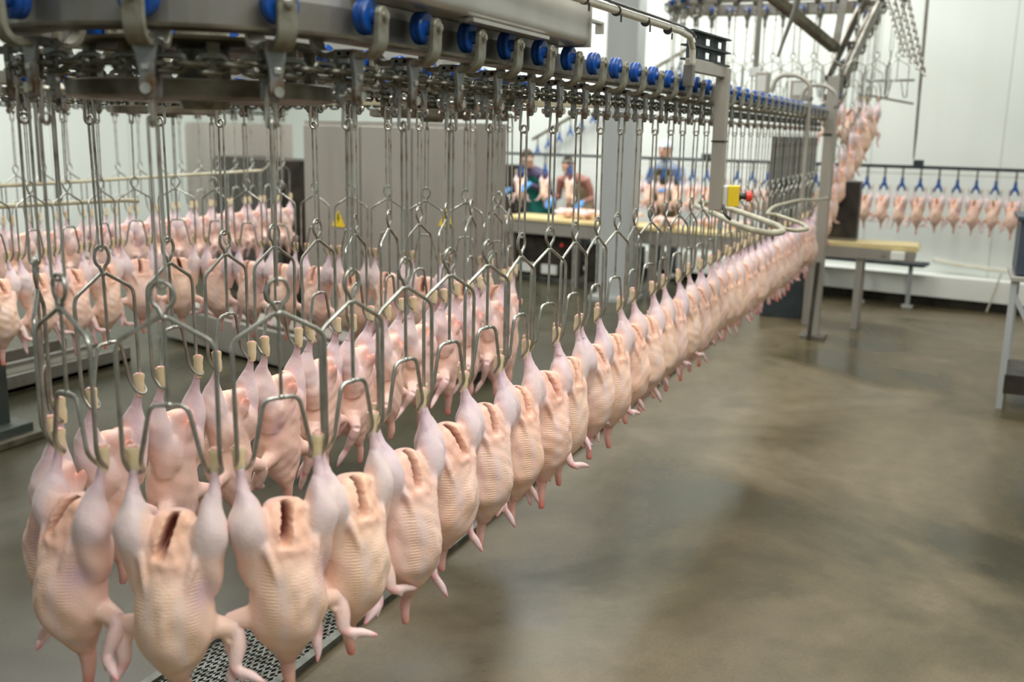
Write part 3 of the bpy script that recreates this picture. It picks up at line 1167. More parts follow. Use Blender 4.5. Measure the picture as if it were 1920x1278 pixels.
def rail_along(pts, name, label, zr=Z_FLANGE):
    r = empty(name, pts[0] + Vector((0, 0, zr)))
    tag(r, label, 'rail')
    mb, mb2 = MB(), MB()
    for a, b in zip(pts[:-1], pts[1:]):
        e = (b - a).normalized() * 0.004
        mb.bar(a + Vector((0, 0, zr + 0.045)) - e, b + Vector((0, 0, zr + 0.045)) + e, 0.022, 0.11)
        mb2.bar(a + Vector((0, 0, zr - 0.004)) - e, b + Vector((0, 0, zr - 0.004)) + e, 0.084, 0.008)
    under(mb.build('web', 'rail', None, False), r)
    under(mb2.build('flange', 'flange', None, False), r)
    return r


rail_along(inc_s, 'rising_rail', 'steel rail climbing steeply from the end of the near row')
gt = empty('rising_guide', inc_s[0] + Vector((0.1, 0.0, 1.9)))
tag(gt, 'grey steel guide channel running above the steep rising rail', 'channel')
gp = [q_ + Vector((0.02, 0.0, Z_FLANGE + 0.16)) for q_ in inc_s[6:]]
for dy_, nm_ in ((-0.07, 'guide_side'), (0.07, 'guide_side')):
    mb = MB()
    for a_, b_ in zip(gp[:-1], gp[1:]):
        e_ = (b_ - a_).normalized() * 0.004
        mb.bar(a_ + Vector((0, dy_, 0)) - e_, b_ + Vector((0, dy_, 0)) + e_, 0.02, 0.09)
    under(mb.build(nm_, 'rail', None, False), gt)
for i_ in range(2, len(gp) - 1, 4):
    under(MB().bar(gp[i_] + Vector((0, -0.07, 0.03)), gp[i_] + Vector((0, 0.07, 0.03)), 0.02, 0.03).build('cross_tie', 'flange', None, False), gt)
rail_along(UPL, 'upper_rail', 'high steel rail loop carrying empty shackles above the far end')
pts = resample(inc_s, P * 0.92)
for i, (q, t) in enumerate(pts[1:]):
    hang((q.x, q.y), q.z, -0.25, 20, ('the rising line', 'up the rising line at the far end'), i + 1, yaw=rnd.uniform(-0.3, 0.3))
ups = resample(UPL, P * 0.8)
for i, (q, t) in enumerate(ups):
    hang((q.x, q.y), q.z, theta(math.atan2(t.y, t.x)) + PI * (i > 10), 21, ('the upper loop', 'around the high upper loop from the rising line'), i + 1, with_chicken=(i < 3), yaw=rnd.uniform(-0.25, 0.25))

# ------------------------------------------------------------------ near fittings on the row: hanging post, strut, pipe, stop button, hose
hp = empty('hanging_post', (4.10, 0.90, 1.60))
tag(hp, 'pale grey square post hanging beside the near row, holding the stop button', 'post')
under(MB().bar((4.105, 0.90, 1.30), (4.105, 0.90, 1.86), 0.05, 0.05).build('upright', 'postgrey', None, False, 0.003), hp)
under(MB().bar((3.66, 0.93, 1.845), (4.13, 0.90, 1.845), 0.03, 0.045).build('crossbar', 'postgrey', None, False, 0.002), hp)
under(MB().bar((3.67, 0.93, 1.845), (3.67, 0.93, 1.77), 0.035).build('short_leg', 'rail', None, False, 0.002), hp)
under(MB().box((4.105, 0.90, 1.575), (0.056, 0.056, 0.006)).build('cable_tie', 'tie', None, False), hp)

sc_ = empty('strut_channel', (3.9, 0.93, 1.87))
tag(sc_, 'dark slate slotted strut channel on the crossbar of the hanging post', 'channel')
for zc in (1.892, 1.942):
    mb = MB()
    a, b2 = Vector((3.68, 0.945, zc)), Vector((4.13, 0.905, zc))
    d = (b2 - a).normalized()
    L = (b2 - a).length
    for dzz in (-0.018, 0.018):
        mb.bar(a + Vector((0, 0, dzz)), b2 + Vector((0, 0, dzz)), 0.006, 0.012)
    x = 0.0
    for (f0, f1) in ((0.0, 0.13), (0.24, 0.45), (0.58, 0.78), (0.90, 1.0)):
        mb.bar(a + d * L * f0, a + d * L * f1, 0.006, 0.028)
    under(mb.build('slotted_face', 'strut', None, False), sc_)
mb = MB().bar((3.68, 0.945, 1.917), (4.13, 0.905, 1.917), 0.05, 0.006)
mb.bar((3.68, 0.945, 1.967), (4.13, 0.905, 1.967), 0.05, 0.006).bar((3.68, 0.945, 1.868), (4.13, 0.905, 1.868), 0.05, 0.006)
under(mb.build('channel_flange', 'strut', None, False), sc_)

cp = empty('conduit_pipe', (3.0, 0.9, 1.92))
tag(cp, 'cream conduit pipe with black cable ties running above the near row', 'pipe')
under(MB().tube([(1.6, 0.92, 1.926), (2.4, 0.90, 1.922), (3.40, 0.90, 1.936), (3.55, 0.905, 1.932), (3.62, 0.91, 1.90), (3.635, 0.91, 1.85)], 0.011, 10).build('pipe', 'pipe', None), cp)
under(MB().tube([(1.6, 0.905, 1.938), (2.4, 0.885, 1.935), (3.40, 0.89, 1.950), (3.56, 0.895, 1.945), (3.65, 0.90, 1.92)], 0.004, 6).build('cable', 'tie', None), cp)
for xx in (2.46, 2.72, 3.0, 3.25):
    under(MB().lathe([(0.0115, -0.004), (0.0145, -0.004), (0.0145, 0.004), (0.0115, 0.004)], 'X', (xx, 0.9, 1.925), 14).build('cable_tie', 'tie', None), cp)
    under(MB().box((xx, 0.885, 1.905), (0.004, 0.004, 0.02)).build('tie_tail', 'tie', None, False), cp)

es = empty('stop_button', (4.18, 0.86, 1.355))
tag(es, 'yellow and grey emergency stop box with a red mushroom button', 'button')
rz = Matrix.Rotation(-0.42, 4, 'Z')


def ebox(c, s, name, mat, bev=0.003):
    o = MB().box(c, s).build(name, mat, es, False, bev)
    o.rotation_euler = (0, 0, -0.42 - 1.0)
    return o


ebox((-0.030, 0, 0), (0.045, 0.075, 0.080), 'base_half', 'lightgrey')
ebox((0.016, 0, 0), (0.046, 0.078, 0.084), 'cover_half', 'yellow')
for nm, mt, pr in (('collar', 'tie', [(0.010, 0.038), (0.016, 0.040), (0.012, 0.052), (0.015, 0.066), (0.008, 0.068)]), ('mushroom', 'red', [(0.010, 0.066), (0.021, 0.068), (0.022, 0.080), (0.016, 0.090), (0.004, 0.093)])):
    o = MB().lathe(pr, 'X', (0, 0, 0), 20).build(nm, mt, es)
    o.rotation_euler = (0, 0, -0.42 - 1.0)
under(MB().tube(fillet([(4.13, 0.875, 1.32), (4.11, 0.86, 1.28), (4.13, 0.84, 1.262)], 0.03, 4), 0.006, 8).build('cable_tail', 'tie', None), es)

hs = empty('hose_coil', (4.5, 0.8, 1.24))
tag(hs, 'coil of cream hose hanging flat beside the near row under the stop button', 'hose')
ctrl = [(4.95, 1.19, 1.255), (4.62, 1.00, 1.24), (4.30, 0.86, 1.232), (4.12, 0.75, 1.225), (4.02, 0.66, 1.225), (4.06, 0.615, 1.23), (4.25, 0.66, 1.235), (4.6, 0.83, 1.242), (4.95, 1.02, 1.25), (5.15, 1.15, 1.257), (5.15, 1.22, 1.258)]
hp_pts = fillet(ctrl, 0.3, 5, True)
under(MB().tube(hp_pts, 0.013, 10, True).build('hose_loop', 'hose', None), hs)
ctrl2 = [(a[0] + 0.25, a[1] - 0.06, a[2] - 0.006) for a in ctrl[3:8]] + [(4.75, 0.80, 1.245), (5.2, 0.85, 1.25), (6.2, 0.86, 1.23), (7.2, 0.86, 1.18), (7.6, 0.855, 1.17)]
under(MB().tube(fillet([(4.7, 0.83, 1.228)] + ctrl2, 0.2, 5), 0.009, 10).build('hose_end', 'hose', None), hs)

# far post with a foot
fp = empty('rail_post', (8.30, 0.86, 0))
tag(fp, 'grey steel post standing on the floor at the far end of the near row', 'post')
under(MB().bar((8.34, 0.965, 0), (8.34, 0.965, 2.06), 0.085, 0.085).build('upright', 'postgrey', None, False, 0.004), fp)
under(MB().bar((8.20, 0.98, 0.0), (8.28, 0.965, 0.62), 0.03, 0.03).build('brace', 'dark', None, False), fp)
under(MB().box((8.34, 0.965, 0.015), (0.20, 0.20, 0.03)).build('foot_plate', 'rail', None, False, 0.003), fp)
under(MB().box((8.34, 0.965, 1.62), (0.10, 0.10, 0.014)).build('clamp_band', 'dark', None, False), fp)

# conduits with bent tops and two junction boxes behind the row's far half
for (x, y, zt, zb, lab) in ((6.9, 1.14, 1.93, 1.10, 'grey bent conduit with a hooked top nearer the hanging post'), (7.6, 1.05, 1.90, 1.15, 'grey bent conduit with a hooked top beside the far post')):
    c = empty('bent_conduit', (x, y - 0.20, zb))
    tag(c, lab, 'conduit', 'bent conduits beside the near row')
    under(MB().tube(fillet([(x, y - 0.20, zb), (x, y - 0.20, zt), (x, y - 0.12, zt + 0.06), (x, y + 0.02, zt + 0.06), (x, y + 0.05, zt - 0.05)], 0.06, 6), 0.014, 8).build('pipe_run', 'postgrey', None), c)
    under(MB().lathe([(0.015, 0), (0.02, 0.002), (0.02, 0.022), (0.015, 0.024)], c=(x, y - 0.20, zt - 0.1), n=12).build('coupling', 'rail', None), c)
for (x, y, z, w, h, lab) in ((7.0, 1.27, 1.93, 0.085, 0.17, 'small grey connector box above the near rail'), (7.8, 1.13, 1.93, 0.15, 0.15, 'square grey junction box with a white face above the rail')):
    j = empty('junction_box', (x, y, z - h / 2))
    tag(j, lab, 'box')
    under(MB().box((x, y, z), (0.08, w, h)).build('body', 'postgrey', None, False, 0.006), j)
    under(MB().box((x - 0.042, y, z + 0.01), (0.006, w * 0.7, h * 0.6)).build('cover', 'lightgrey', None, False, 0.002), j)
    under(MB().bar((x, y, z - h / 2), (x, y - 0.02, 1.80), 0.02).build('stem', 'rail', None, False), j)

# slotted dark cabinet beyond the row
dc = empty('ribbed_cabinet', (9.15, 1.36, 0.9))
tag(dc, 'dark grey ribbed steel cabinet behind the far end of the near row', 'cabinet')
under(MB().box((9.25, 1.36, 0.80), (0.25, 0.36, 1.60)).build('body', 'strut', None, False, 0.004), dc)
for i in range(7):
    under(MB().box((9.12, 1.205 + 0.052 * i, 1.2), (0.02, 0.018, 0.72)).build('rib', 'rail', None, False), dc)

# ------------------------------------------------------------------ floor gratings, trough
gr = empty('floor_grating', (3.5, 1.84, 0.0))
tag(gr, 'long diamond-mesh steel floor grating in a frame under the return row', 'grating')
g0, g1, gx0, gx1 = 1.665, 2.00, 1.4, 8.2
mb = MB()
for yy in (g0, g1):
    mb.box(((gx0 + gx1) / 2, yy, 0.012), (gx1 - gx0, 0.028, 0.024))
for xx in (gx0, gx1):
    mb.box((xx, (g0 + g1) / 2, 0.012), (0.028, g1 - g0, 0.024))
for xx in (3.1, 4.8, 6.5):
    mb.box((xx, (g0 + g1) / 2, 0.012), (0.04, g1 - g0 - 0.02, 0.022))
under(mb.build('frame', 'grate', None, False), gr)
mb = MB()
pit = 0.045
for k in range(int((gx1 - gx0 + (g1 - g0) * 2) / pit)):
    for sgn in (1, -1):
        xs = gx0 + k * pit - (g1 - g0) * 2
        a = Vector((xs, g0, 0.010)) if sgn > 0 else Vector((xs, g1, 0.010))
        b2 = Vector((xs + (g1 - g0) * 2, g1 if sgn > 0 else g0, 0.010))
        t0 = max(0.0, (gx0 - a.x) / (b2.x - a.x))
        t1 = min(1.0, (gx1 - a.x) / (b2.x - a.x))
        if t1 > t0:
            mb.bar(a.lerp(b2, t0), a.lerp(b2, t1), 0.007, 0.008)
under(mb.build('mesh_panel', 'grate', None, False), gr)
under(MB().box(((gx0 + gx1) / 2, (g0 + g1) / 2, 0.002), (gx1 - gx0, g1 - g0, 0.004)).build('drain_pit', 'pit', None, False), gr)

tr_ = empty('drip_trough', (4.3, 5.3, 0))
tag(tr_, 'low dark steel drip trough on the floor under the rear row', 'trough')
mb = MB().box((4.1, 5.35, 0.02), (1.9, 0.62, 0.03))
under(mb.build('tray', 'rubber', None, False), tr_)
for yy in (5.05, 5.64):
    under(MB().box((4.1, yy, 0.06), (1.9, 0.02, 0.10)).build('side_wall', 'rail', None, False), tr_)
under(MB().box((4.1, 5.35, 0.09), (1.9, 0.03, 0.03)).build('tie_bar', 'rail', None, False), tr_)

lt = empty('low_trough', (5.75, 4.5, 0))
tag(lt, 'low grey steel drain trough running along the foot of the grey cabinet', 'trough')
under(MB().bar((5.95, 5.45, 0.14), (5.22, 3.0, 0.14), 0.34, 0.24).build('body', 'cabinet', None, False, 0.01), lt)
under(MB().bar((5.82, 5.47, 0.27), (5.09, 3.02, 0.27), 0.03, 0.03).build('rim', 'rail', None, False), lt)

# ------------------------------------------------------------------ grey cabinets
def cabinet(name, a, b, depth, h, label, panels, mat='cabinet'):
    a, b = Vector((a[0], a[1], 0)), Vector((b[0], b[1], 0))
    t = (b - a).normalized()
    n = Vector((t.y, -t.x, 0))
    if n.x < 0:
        n = -n                     # pointing away from the camera
    L = (b - a).length
    c = empty(name, (a + b) / 2)
    tag(c, label, 'cabinet')
    mb = MB().prism([(0, 0.08), (L, 0.08), (L, h), (0, h)], a, t, (0, 0, 1), n * depth)
    under(mb.build('body', mat, None, False), c)
    mb = MB().prism([(0.03, 0.0), (L - 0.03, 0.0), (L - 0.03, 0.08), (0.03, 0.08)], a + n * 0.04, t, (0, 0, 1), n * (depth - 0.08))
    under(mb.build('plinth', 'dark', None, False), c)
    for i, (f0, f1) in enumerate(panels):
        mb = MB().prism([(L * f0 + 0.006, 0.12), (L * f1 - 0.006, 0.12), (L * f1 - 0.006, h - 0.03), (L * f0 + 0.006, h - 0.03)], a - n * 0.018, t, (0, 0, 1), n * 0.018)
        d = under(mb.build('door', mat, None, False, 0.003), c)
    return c, a, t, n, L


cab, ca_, ct_, cn_, cL = cabinet('machine_cabinet', (5.93, 4.20), (5.61, 2.71), 0.3, 1.64, 'large stainless steel machine cabinet with warning triangles behind the cross row', ((0.0, 0.36), (0.36, 0.66), (0.66, 1.0)))
for dd, zz in ((cL - 0.07, 1.17), (cL - 0.07, 1.05)):
    q = ca_ + ct_ * dd - cn_ * 0.03 + Vector((0, 0, zz))
    under(MB().bar(q, q + ct_ * 0.05, 0.02, 0.016).build('latch', 'bolt', None, False, 0.002), cab)


def warning(at, zc, lab, size=0.13):
    w = empty('warning_sign', at)
    tag(w, lab, 'sign', 'yellow warning triangles on the cabinet')
    q = at - cn_ * 0.021 + Vector((0, 0, zc))
    s = size
    tri = fillet([(-s / 2, 0, 0), (s / 2, 0, 0), (0, s * 0.87, 0)], 0.012, 3, True)
    under(MB().prism([(p.x, p.y) for p in tri], q, ct_, (0, 0, 1), -cn_ * 0.003).build('plate', 'yellow', None, False), w)
    bolt = [(-0.004, 0.092), (0.012, 0.092), (0.004, 0.064), (0.016, 0.064), (-0.008, 0.018), (-0.002, 0.050), (-0.014, 0.050)]
    k = s / 0.13
    under(MB().prism([(u * k, v * k) for u, v in bolt], q - cn_ * 0.003, ct_, (0, 0, 1), -cn_ * 0.001).build('symbol', 'tie', None, False), w)


warning(ca_ + ct_ * 0.34, 0.93, 'yellow warning triangle on the wide door of the grey cabinet')
warning(ca_ + ct_ * 1.30, 1.00, 'yellow warning triangle near the free edge of the grey cabinet')
cabinet('back_cabinet', (8.75, 7.75), (8.45, 6.72), 0.6, 1.62, 'grey steel cabinet standing far behind the rear row', ((0.0, 0.5), (0.5, 1.0)))
cabinet('dark_machine', (8.0, 6.75), (7.35, 5.45), 0.5, 1.30, 'dark machine housing in the recess between the two grey cabinets', ((0.0, 1.0),), 'dark')

# guide bars at the left
for nm, pts, lab in (('guide_bar', [(3.4, 4.85, 1.245), (4.26, 4.86, 1.245), (5.37, 4.88, 1.255), (6.35, 4.9, 1.262)], 'long cream guide bar along the rear row'),
                     ('guide_bar', [(2.6, 3.98, 1.225), (3.6, 3.99, 1.21), (4.0, 3.97, 1.205), (4.06, 3.93, 1.20)], 'short cream guide bar with a rounded end behind the second run')):
    g = empty(nm, pts[0])
    tag(g, lab, 'bar', 'cream guide bars')
    under(MB().tube(fillet(pts, 0.1, 4), 0.011, 10).build('bar_tube', 'creambar', None), g)
    mid = Vector(pts[1])
    under(MB().bar(mid, mid + Vector((0, 0.0, 0.55)), 0.014).build('bar_stay', 'rail', None, False), g)
cb = empty('cross_beam', (3.9, 2.8, 1.72))
tag(cb, 'cream stained beam running above the cross row', 'beam')
under(MB().bar((3.93, 1.3, 1.712), (3.93, 4.3, 1.712), 0.05, 0.03).build('beam_bar', 'creambar', None, False, 0.003), cb)

# left floor post
lp = empty('floor_post', (3.45, 4.32, 0))
tag(lp, 'short dark green post on a flat floor plate at the edge of the frame', 'post')
under(MB().bar((3.46, 4.36, 0.02), (3.46, 4.36, 0.54), 0.07).build('upright', 'greygreen', None, False, 0.004), lp)
under(MB().box((3.45, 4.32, 0.02), (0.30, 0.26, 0.04)).build('foot_plate', 'rubber', None, False, 0.006), lp)
under(MB().box((3.45, 4.33, 0.06), (0.22, 0.18, 0.05)).build('foot_block', 'greygreen', None, False, 0.006), lp)

# ------------------------------------------------------------------ far right: box on conveyor table, bench, pipe, rack, wall line
bx = empty('dark_bin', (9.05, 0.90, 0.735))
tag(bx, 'dark brown steel bin with a pale bulging lid on the belt table', 'bin')
under(MB().box((9.10, 0.90, 0.985), (0.22, 0.29, 0.50)).build('body', 'dark', None, False, 0.006), bx)
under(MB().ball((9.10, 0.93, 1.240), (0.12, 0.13, 0.05), 20, 10).build('lid', 'lightgrey', None), bx)
under(MB().box((8.985, 0.90, 0.75), (0.02, 0.30, 0.02)).build('rim', 'rail', None, False), bx)

bt = empty('belt_table', (9.0, 0.7, 0))
tag(bt, 'small steel conveyor table with a pale yellow belt beyond the far post', 'table')
under(MB().box((9.02, 0.72, 0.66), (0.40, 0.90, 0.10)).build('side_frame', 'cabinet', None, False, 0.004), bt)
mb = MB()
prof = [(0.27 + 0.0, 0.715), (1.12, 0.715), (1.12, 0.735), (0.30, 0.735)]
pr = fillet([(1.14, 0.712, 0), (0.26, 0.690, 0), (0.235, 0.705, 0), (0.26, 0.740, 0), (1.14, 0.735, 0)], 0.012, 4, True)
mb.prism([(p.x, p.y) for p in pr], (8.82, 0, 0), (0, 1, 0), (0, 0, 1), (0.38, 0, 0))
under(mb.build('belt', 'belt', None, False), bt)
under(MB().box((8.80, 0.40, 0.655), (0.04, 0.11, 0.07)).build('motor_cover', 'white', None, False, 0.006), bt)
under(MB().lathe([(0.006, -0.01), (0.017, -0.01), (0.017, 0.0), (0.006, 0.0)], 'X', (8.81, 0.51, 0.66), 14).build('adjuster_knob', 'bolt', None), bt)
for (xx, yy) in ((8.88, 0.70), (9.16, 0.70), (8.88, 1.10), (9.16, 1.10)):
    under(MB().bar((xx, yy, 0.0), (xx, yy, 0.62), 0.055).build('leg', 'cabinet', None, False, 0.003), bt)

be = empty('wall_bench', (10.3, 0.6, 0))
tag(be, 'low grey bench along the foot of the white back wall', 'bench')
under(MB().bar(wall_pt(1.3, 0.40, 0.42), wall_pt(0.13, 0.40, 0.42), 0.26, 0.03).build('seat', 'strut', None, False, 0.004), be)
for yy in (1.15, 0.72, 0.27):
    q = wall_pt(yy, 0.40, 0)
    under(MB().bar(q, q + Vector((0, 0, 0.41)), 0.04).build('leg', 'column', None, False), be)
    under(MB().box(q + Vector((0, 0, 0.008)), (0.10, 0.10, 0.016)).build('foot', 'lightgrey', None, False), be)

wp = empty('wall_pipe', wall_pt(0.1, 0.1, 0.42))
tag(wp, 'thin cream pipe sloping down along the white back wall', 'pipe')
under(MB().tube([wall_pt(0.15, 0.06, 0.44), wall_pt(-0.05, 0.05, 0.41), wall_pt(-0.30, 0.05, 0.395), wall_pt(-0.62, 0.05, 0.385)], 0.016, 8).build('pipe_run', 'pipe', None), wp)
under(MB().tube([wall_pt(-0.50, 0.30, 0.39), wall_pt(-0.46, 0.32, 0.2), wall_pt(-0.42, 0.34, 0.02)], 0.008, 8).build('drain_tail', 'pipe', None), wp)

rk = empty('steel_rack', (6.85, -0.60, 0))
tag(rk, 'grey steel work stand with a lower shelf at the edge of the floor', 'stand')
for (xx, yy) in ((6.62, -0.36), (7.08, -0.40), (6.62, -0.95), (7.08, -0.98)):
    under(MB().bar((xx, yy, 0), (xx, yy, 0.80), 0.035).build('leg', 'column', None, False, 0.002), rk)
under(MB().box((6.85, -0.67, 0.80), (0.54, 0.66, 0.03)).build('table_top', 'sheet', None, False, 0.003), rk)
under(MB().box((6.85, -0.67, 0.16), (0.50, 0.60, 0.12)).build('lower_shelf', 'dark', None, False, 0.003), rk)
under(MB().bar((6.62, -0.36, 0.72), (6.62, -0.47, 0.52), 0.03).build('corner_brace', 'column', None, False), rk)
cr = empty('navy_crate', (6.85, -0.66, 0.815))
tag(cr, 'dark navy plastic crate standing on the grey steel work stand', 'crate')
under(MB().box((6.85, -0.66, 0.99), (0.46, 0.60, 0.34)).build('body', 'navy', None, False, 0.01), cr)
under(MB().box((6.85, -0.66, 1.155), (0.50, 0.64, 0.03)).build('rim', 'navy', None, False, 0.006), cr)

# poles and rods from the ceiling
pl = empty('hanging_pole', (9.8, 0.38, 1.5))
tag(pl, 'thin grey pole reaching down from above to the wall line rail', 'pole')
under(MB().tube([(10.05, 0.43, 4.6), (9.98, 0.42, 2.85), (9.93, 0.40, 1.62), (9.93, 0.40, 1.42)], [0.016, 0.016, 0.012, 0.006], 8).build('rod', 'rail', None), pl)
rr_ = empty('rod_bracket', (9.8, 0.6, 2.0))
tag(rr_, 'pair of thin horizontal rods reaching out beside the rising line', 'rod')
under(MB().tube([(9.75, 0.85, 2.10), (9.8, 0.45, 2.109)], 0.010, 8).build('upper_rod', 'rail', None), rr_)
under(MB().tube([(9.75, 0.85, 1.98), (9.8, 0.44, 1.905)], 0.010, 8).build('lower_rod', 'rail', None), rr_)

# heavy beam dropping to the right and the bunch of slack chains under it
bmz = empty('sloping_beam', (7.4, 1.1, 2.4))
tag(bmz, 'thick olive steel beam sloping down above the far end', 'beam')
under(MB().bar((7.2, 1.38, 2.60), (8.1, 0.95, 2.25), 0.075, 0.06).build('beam_bar', 'flange', None, False, 0.004), bmz)
under(MB().bar((8.1, 0.95, 2.25), (8.15, 0.90, 2.80), 0.05).build('stay', 'rail', None, False), bmz)
hr = empty('drop_rod', (7.2, 1.35, 2.0))
tag(hr, 'thin steel drop rod ending in a clamp above the near rail', 'rod')
under(MB().bar((7.05, 1.33, 3.2), (7.05, 1.33, 2.05), 0.03).build('rod', 'rail', None, False), hr)
under(MB().box((7.05, 1.33, 2.02), (0.06, 0.08, 0.06)).build('clamp', 'lightgrey', None, False, 0.004), hr)
dr2 = empty('slanted_stay', (7.2, 1.1, 2.2))
tag(dr2, 'dark slanted stay crossing the empty shackles of the upper loop', 'stay')
under(MB().tube([(7.0, 1.02, 2.9), (7.05, 1.10, 2.42), (7.1, 1.17, 2.22), (7.1, 1.20, 2.12)], [0.022, 0.018, 0.012, 0.010], 8).build('stay_rod', 'rail', None), dr2)

for j in range(4):
    c = empty('slack_chain', (8.0, 0.62 - 0.06 * j, 3.0))
    tag(c, ['slack chain with the shortest drop beside the high empty shackle', 'slack chain hanging second from the high empty shackle', 'slack chain hanging third from the high empty shackle', 'slack chain with the longest drop furthest from the empty shackle'][j], 'chain', 'slack chains hanging together')
    mb = MB()
    base = link_mesh(False)
    n = 26
    for i in range(n):
        t = i / (n - 1)
        q = Vector((8.0, 0.66 - 0.05 * j - 0.20 * t, 2.72 - (0.52 + 0.045 * j) * t))
        d = Vector((0, -0.24, -0.58)).normalized()
        u = d.orthogonal().normalized()
        w = d.cross(u)
        if i % 2:
            u, w = w, u
        mb.tube([q + d * p[0] * 0.95 + u * p[2] for p in base], 0.0048, 5, True)
    under(mb.build('link_run', 'bolt', None), c)
dh = empty('drop_hanger', (8.2, 0.56, 3.0))
tag(dh, 'thin straight wire holding one empty shackle beside the slack chains', 'wire')
under(MB().cyl((8.2, 0.56, 2.54), (8.2, 0.56, 4.6), 0.006, n=8).build('wire_rod', 'rail', None), dh)
hang((8.2, 0.56), 0.90, 0.2, 22, ('the drop hook', 'hung alone beside the slack chains'), 1, with_chicken=False, with_trolley=False, yaw=0.0)

# wall line: rail with blue hooks and small chickens
def line_pt(y):
    return Vector((10.02 + 0.125 * (y + 0.5), y, 0))


lt_dir = (line_pt(1) - line_pt(0)).normalized()
wl = empty('wall_line_rail', line_pt(0) + Vector((0, 0, 1.345)))
tag(wl, 'dark thin conveyor rail with blue hooks in front of the white back wall', 'rail')
under(MB().bar(line_pt(-1.2) + Vector((0, 0, 1.345)), line_pt(4.9) + Vector((0, 0, 1.345)), 0.022, 0.030).build('rail_bar', 'strut', None, False), wl)
under(MB().tube([line_pt(-1.2) + Vector((0, 0, 1.285)), line_pt(4.9) + Vector((0, 0, 1.285))], 0.005, 6).build('pull_cable', 'lightgrey', None), wl)
for yy in (0.36, 2.4):
    under(MB().box(line_pt(yy) + Vector((0, 0, 1.375)), (0.06, 0.09, 0.07)).build('rail_clamp', 'strut', None, False), wl)

hk = empty('blue_hook', (0, 0, 0))
MB().bar((0, 0, 0.0), (0, 0, 0.095), 0.014).build('stem', 'flange', hk, False)
mb = MB()
outl = [(-0.012, 0.0), (0.012, 0.0), (0.014, -0.045), (0.034, -0.085), (0.042, -0.115), (0.026, -0.125), (0.020, -0.100), (0.0, -0.075), (-0.020, -0.100), (-0.026, -0.125), (-0.042, -0.115), (-0.034, -0.085), (-0.014, -0.045)]
mb.prism(outl, (0, -0.011, 0.0), (1, 0, 0), (0, 0, 1), (0, 0.022, 0))
mb.build('fork', 'hookblue', hk, False, 0.003)
lth = theta(math.atan2(lt_dir.y, lt_dir.x))
n = 0
yy = -0.62
firsth = True
while yy < 4.75:
    q = line_pt(yy)
    u, v, d = project((q.x, q.y, 1.2))
    if u < 1945 and u > 930 and not (978 < u < 1022 or 1042 < u < 1056 or 1074 < u < 1122):
        n += 1
        o = hk if firsth else copy_tree(hk)
        firsth = False
        o.location = (q.x, q.y, 1.245)
        o.rotation_euler = (0, 0, lth + rnd.uniform(-0.15, 0.15))
        tag(o, f'blue forked hook, {ordinal(n)} along the wall line from the navy crate', 'hook', 'blue hooks on the wall line')
        c = copy_tree(CH[n % 5])
        c.location = (q.x, q.y, 1.125)
        f = rnd.uniform(0.80, 0.86)
        c.scale = (f * 0.92, f * 0.9, f)
        c.rotation_euler = (0, 0, lth + rnd.uniform(-0.5, 0.5))
        tag(c, f'small plucked chicken, {ordinal(n)} along the wall line from the navy crate', 'chicken', 'small chickens on the wall line')
    yy += 0.158

# climbing line of empty blue hooks along the wall
cl0, cl1 = wall_pt(4.75, 0.16, 1.50), wall_pt(2.62, 0.16, 2.60)
il = empty('climbing_rail', cl0)
tag(il, 'thin dark rail climbing along the back wall with empty blue hooks', 'rail')
under(MB().bar(cl0, cl1, 0.03, 0.03).build('rail_bar', 'flange', None, False), il)
L = (cl1 - cl0).length
for i in range(int(L / 0.17)):
    q = cl0.lerp(cl1, (i + 0.5) * 0.17 / L)
    o = copy_tree(hk)
    o.location = (q.x, q.y, q.z - 0.10)
    o.rotation_euler = (0, 0, lth + 0.2)
    tag(o, f'empty blue hook, {ordinal(i + 1)} up the climbing rail from its low end', 'hook', 'empty blue hooks on the climbing rail')

# ------------------------------------------------------------------ work table with machine underneath and workers
ta, tb = Vector((9.98, 4.5, 0)), Vector((9.33, 1.75, 0))
tt = (tb - ta).normalized()
tn = Vector((-tt.y, tt.x, 0))
if tn.x < 0:
    tn = -tn
wt = empty('work_table', ta + tt * 1.0)
tag(wt, 'long steel work table with a pale yellow cutting board edge where workers stand', 'table')
TL = (tb - ta).length


def tprism(a0, a1, z0, z1, d0, d1, name, mat, parent, bev=0.0):
    mb = MB().prism([(a0, z0), (a1, z0), (a1, z1), (a0, z1)], ta + tn * d0, tt, (0, 0, 1), tn * (d1 - d0))
    return under(mb.build(name, mat, None, False, bev), parent)


tprism(0, TL, 0.67, 0.70, -0.02, 0.46, 'cutting_board', 'belt', wt)
tprism(0, TL, 0.53, 0.67, 0.0, 0.44, 'side_frame', 'cabinet', wt)
for a in (0.05, 0.9, 1.8, TL - 0.1):
    tprism(a, a + 0.06, 0.0, 0.53, 0.03, 0.09, 'leg', 'cabinet', wt)
mc = empty('under_table_machine', ta + tt * 0.8 + tn * 0.3)
tag(mc, 'dark motor housing with white panels under the work table', 'machine')
tprism(0.10, 0.80, 0.06, 0.50, 0.12, 0.42, 'housing', 'dark', mc, 0.01)
tprism(0.16, 0.36, 0.10, 0.20, 0.09, 0.12, 'front_panel', 'lightgrey', mc, 0.004)
tprism(0.46, 0.66, 0.10, 0.20, 0.09, 0.12, 'front_panel', 'lightgrey', mc, 0.004)
tprism(1.0, 1.55, 0.06, 0.46, 0.12, 0.42, 'second_housing', 'dark', mc, 0.01)
tprism(0.02, 0.09, 0.26, 0.36, 0.06, 0.12, 'yellow_motor', 'yellow', mc, 0.01)
q = ta + tt * 0.72 + tn * 0.10 + Vector((0, 0, 0.42))
under(MB().ball(q, 0.022, 10, 8).build('stop_knob', 'red', None), mc)
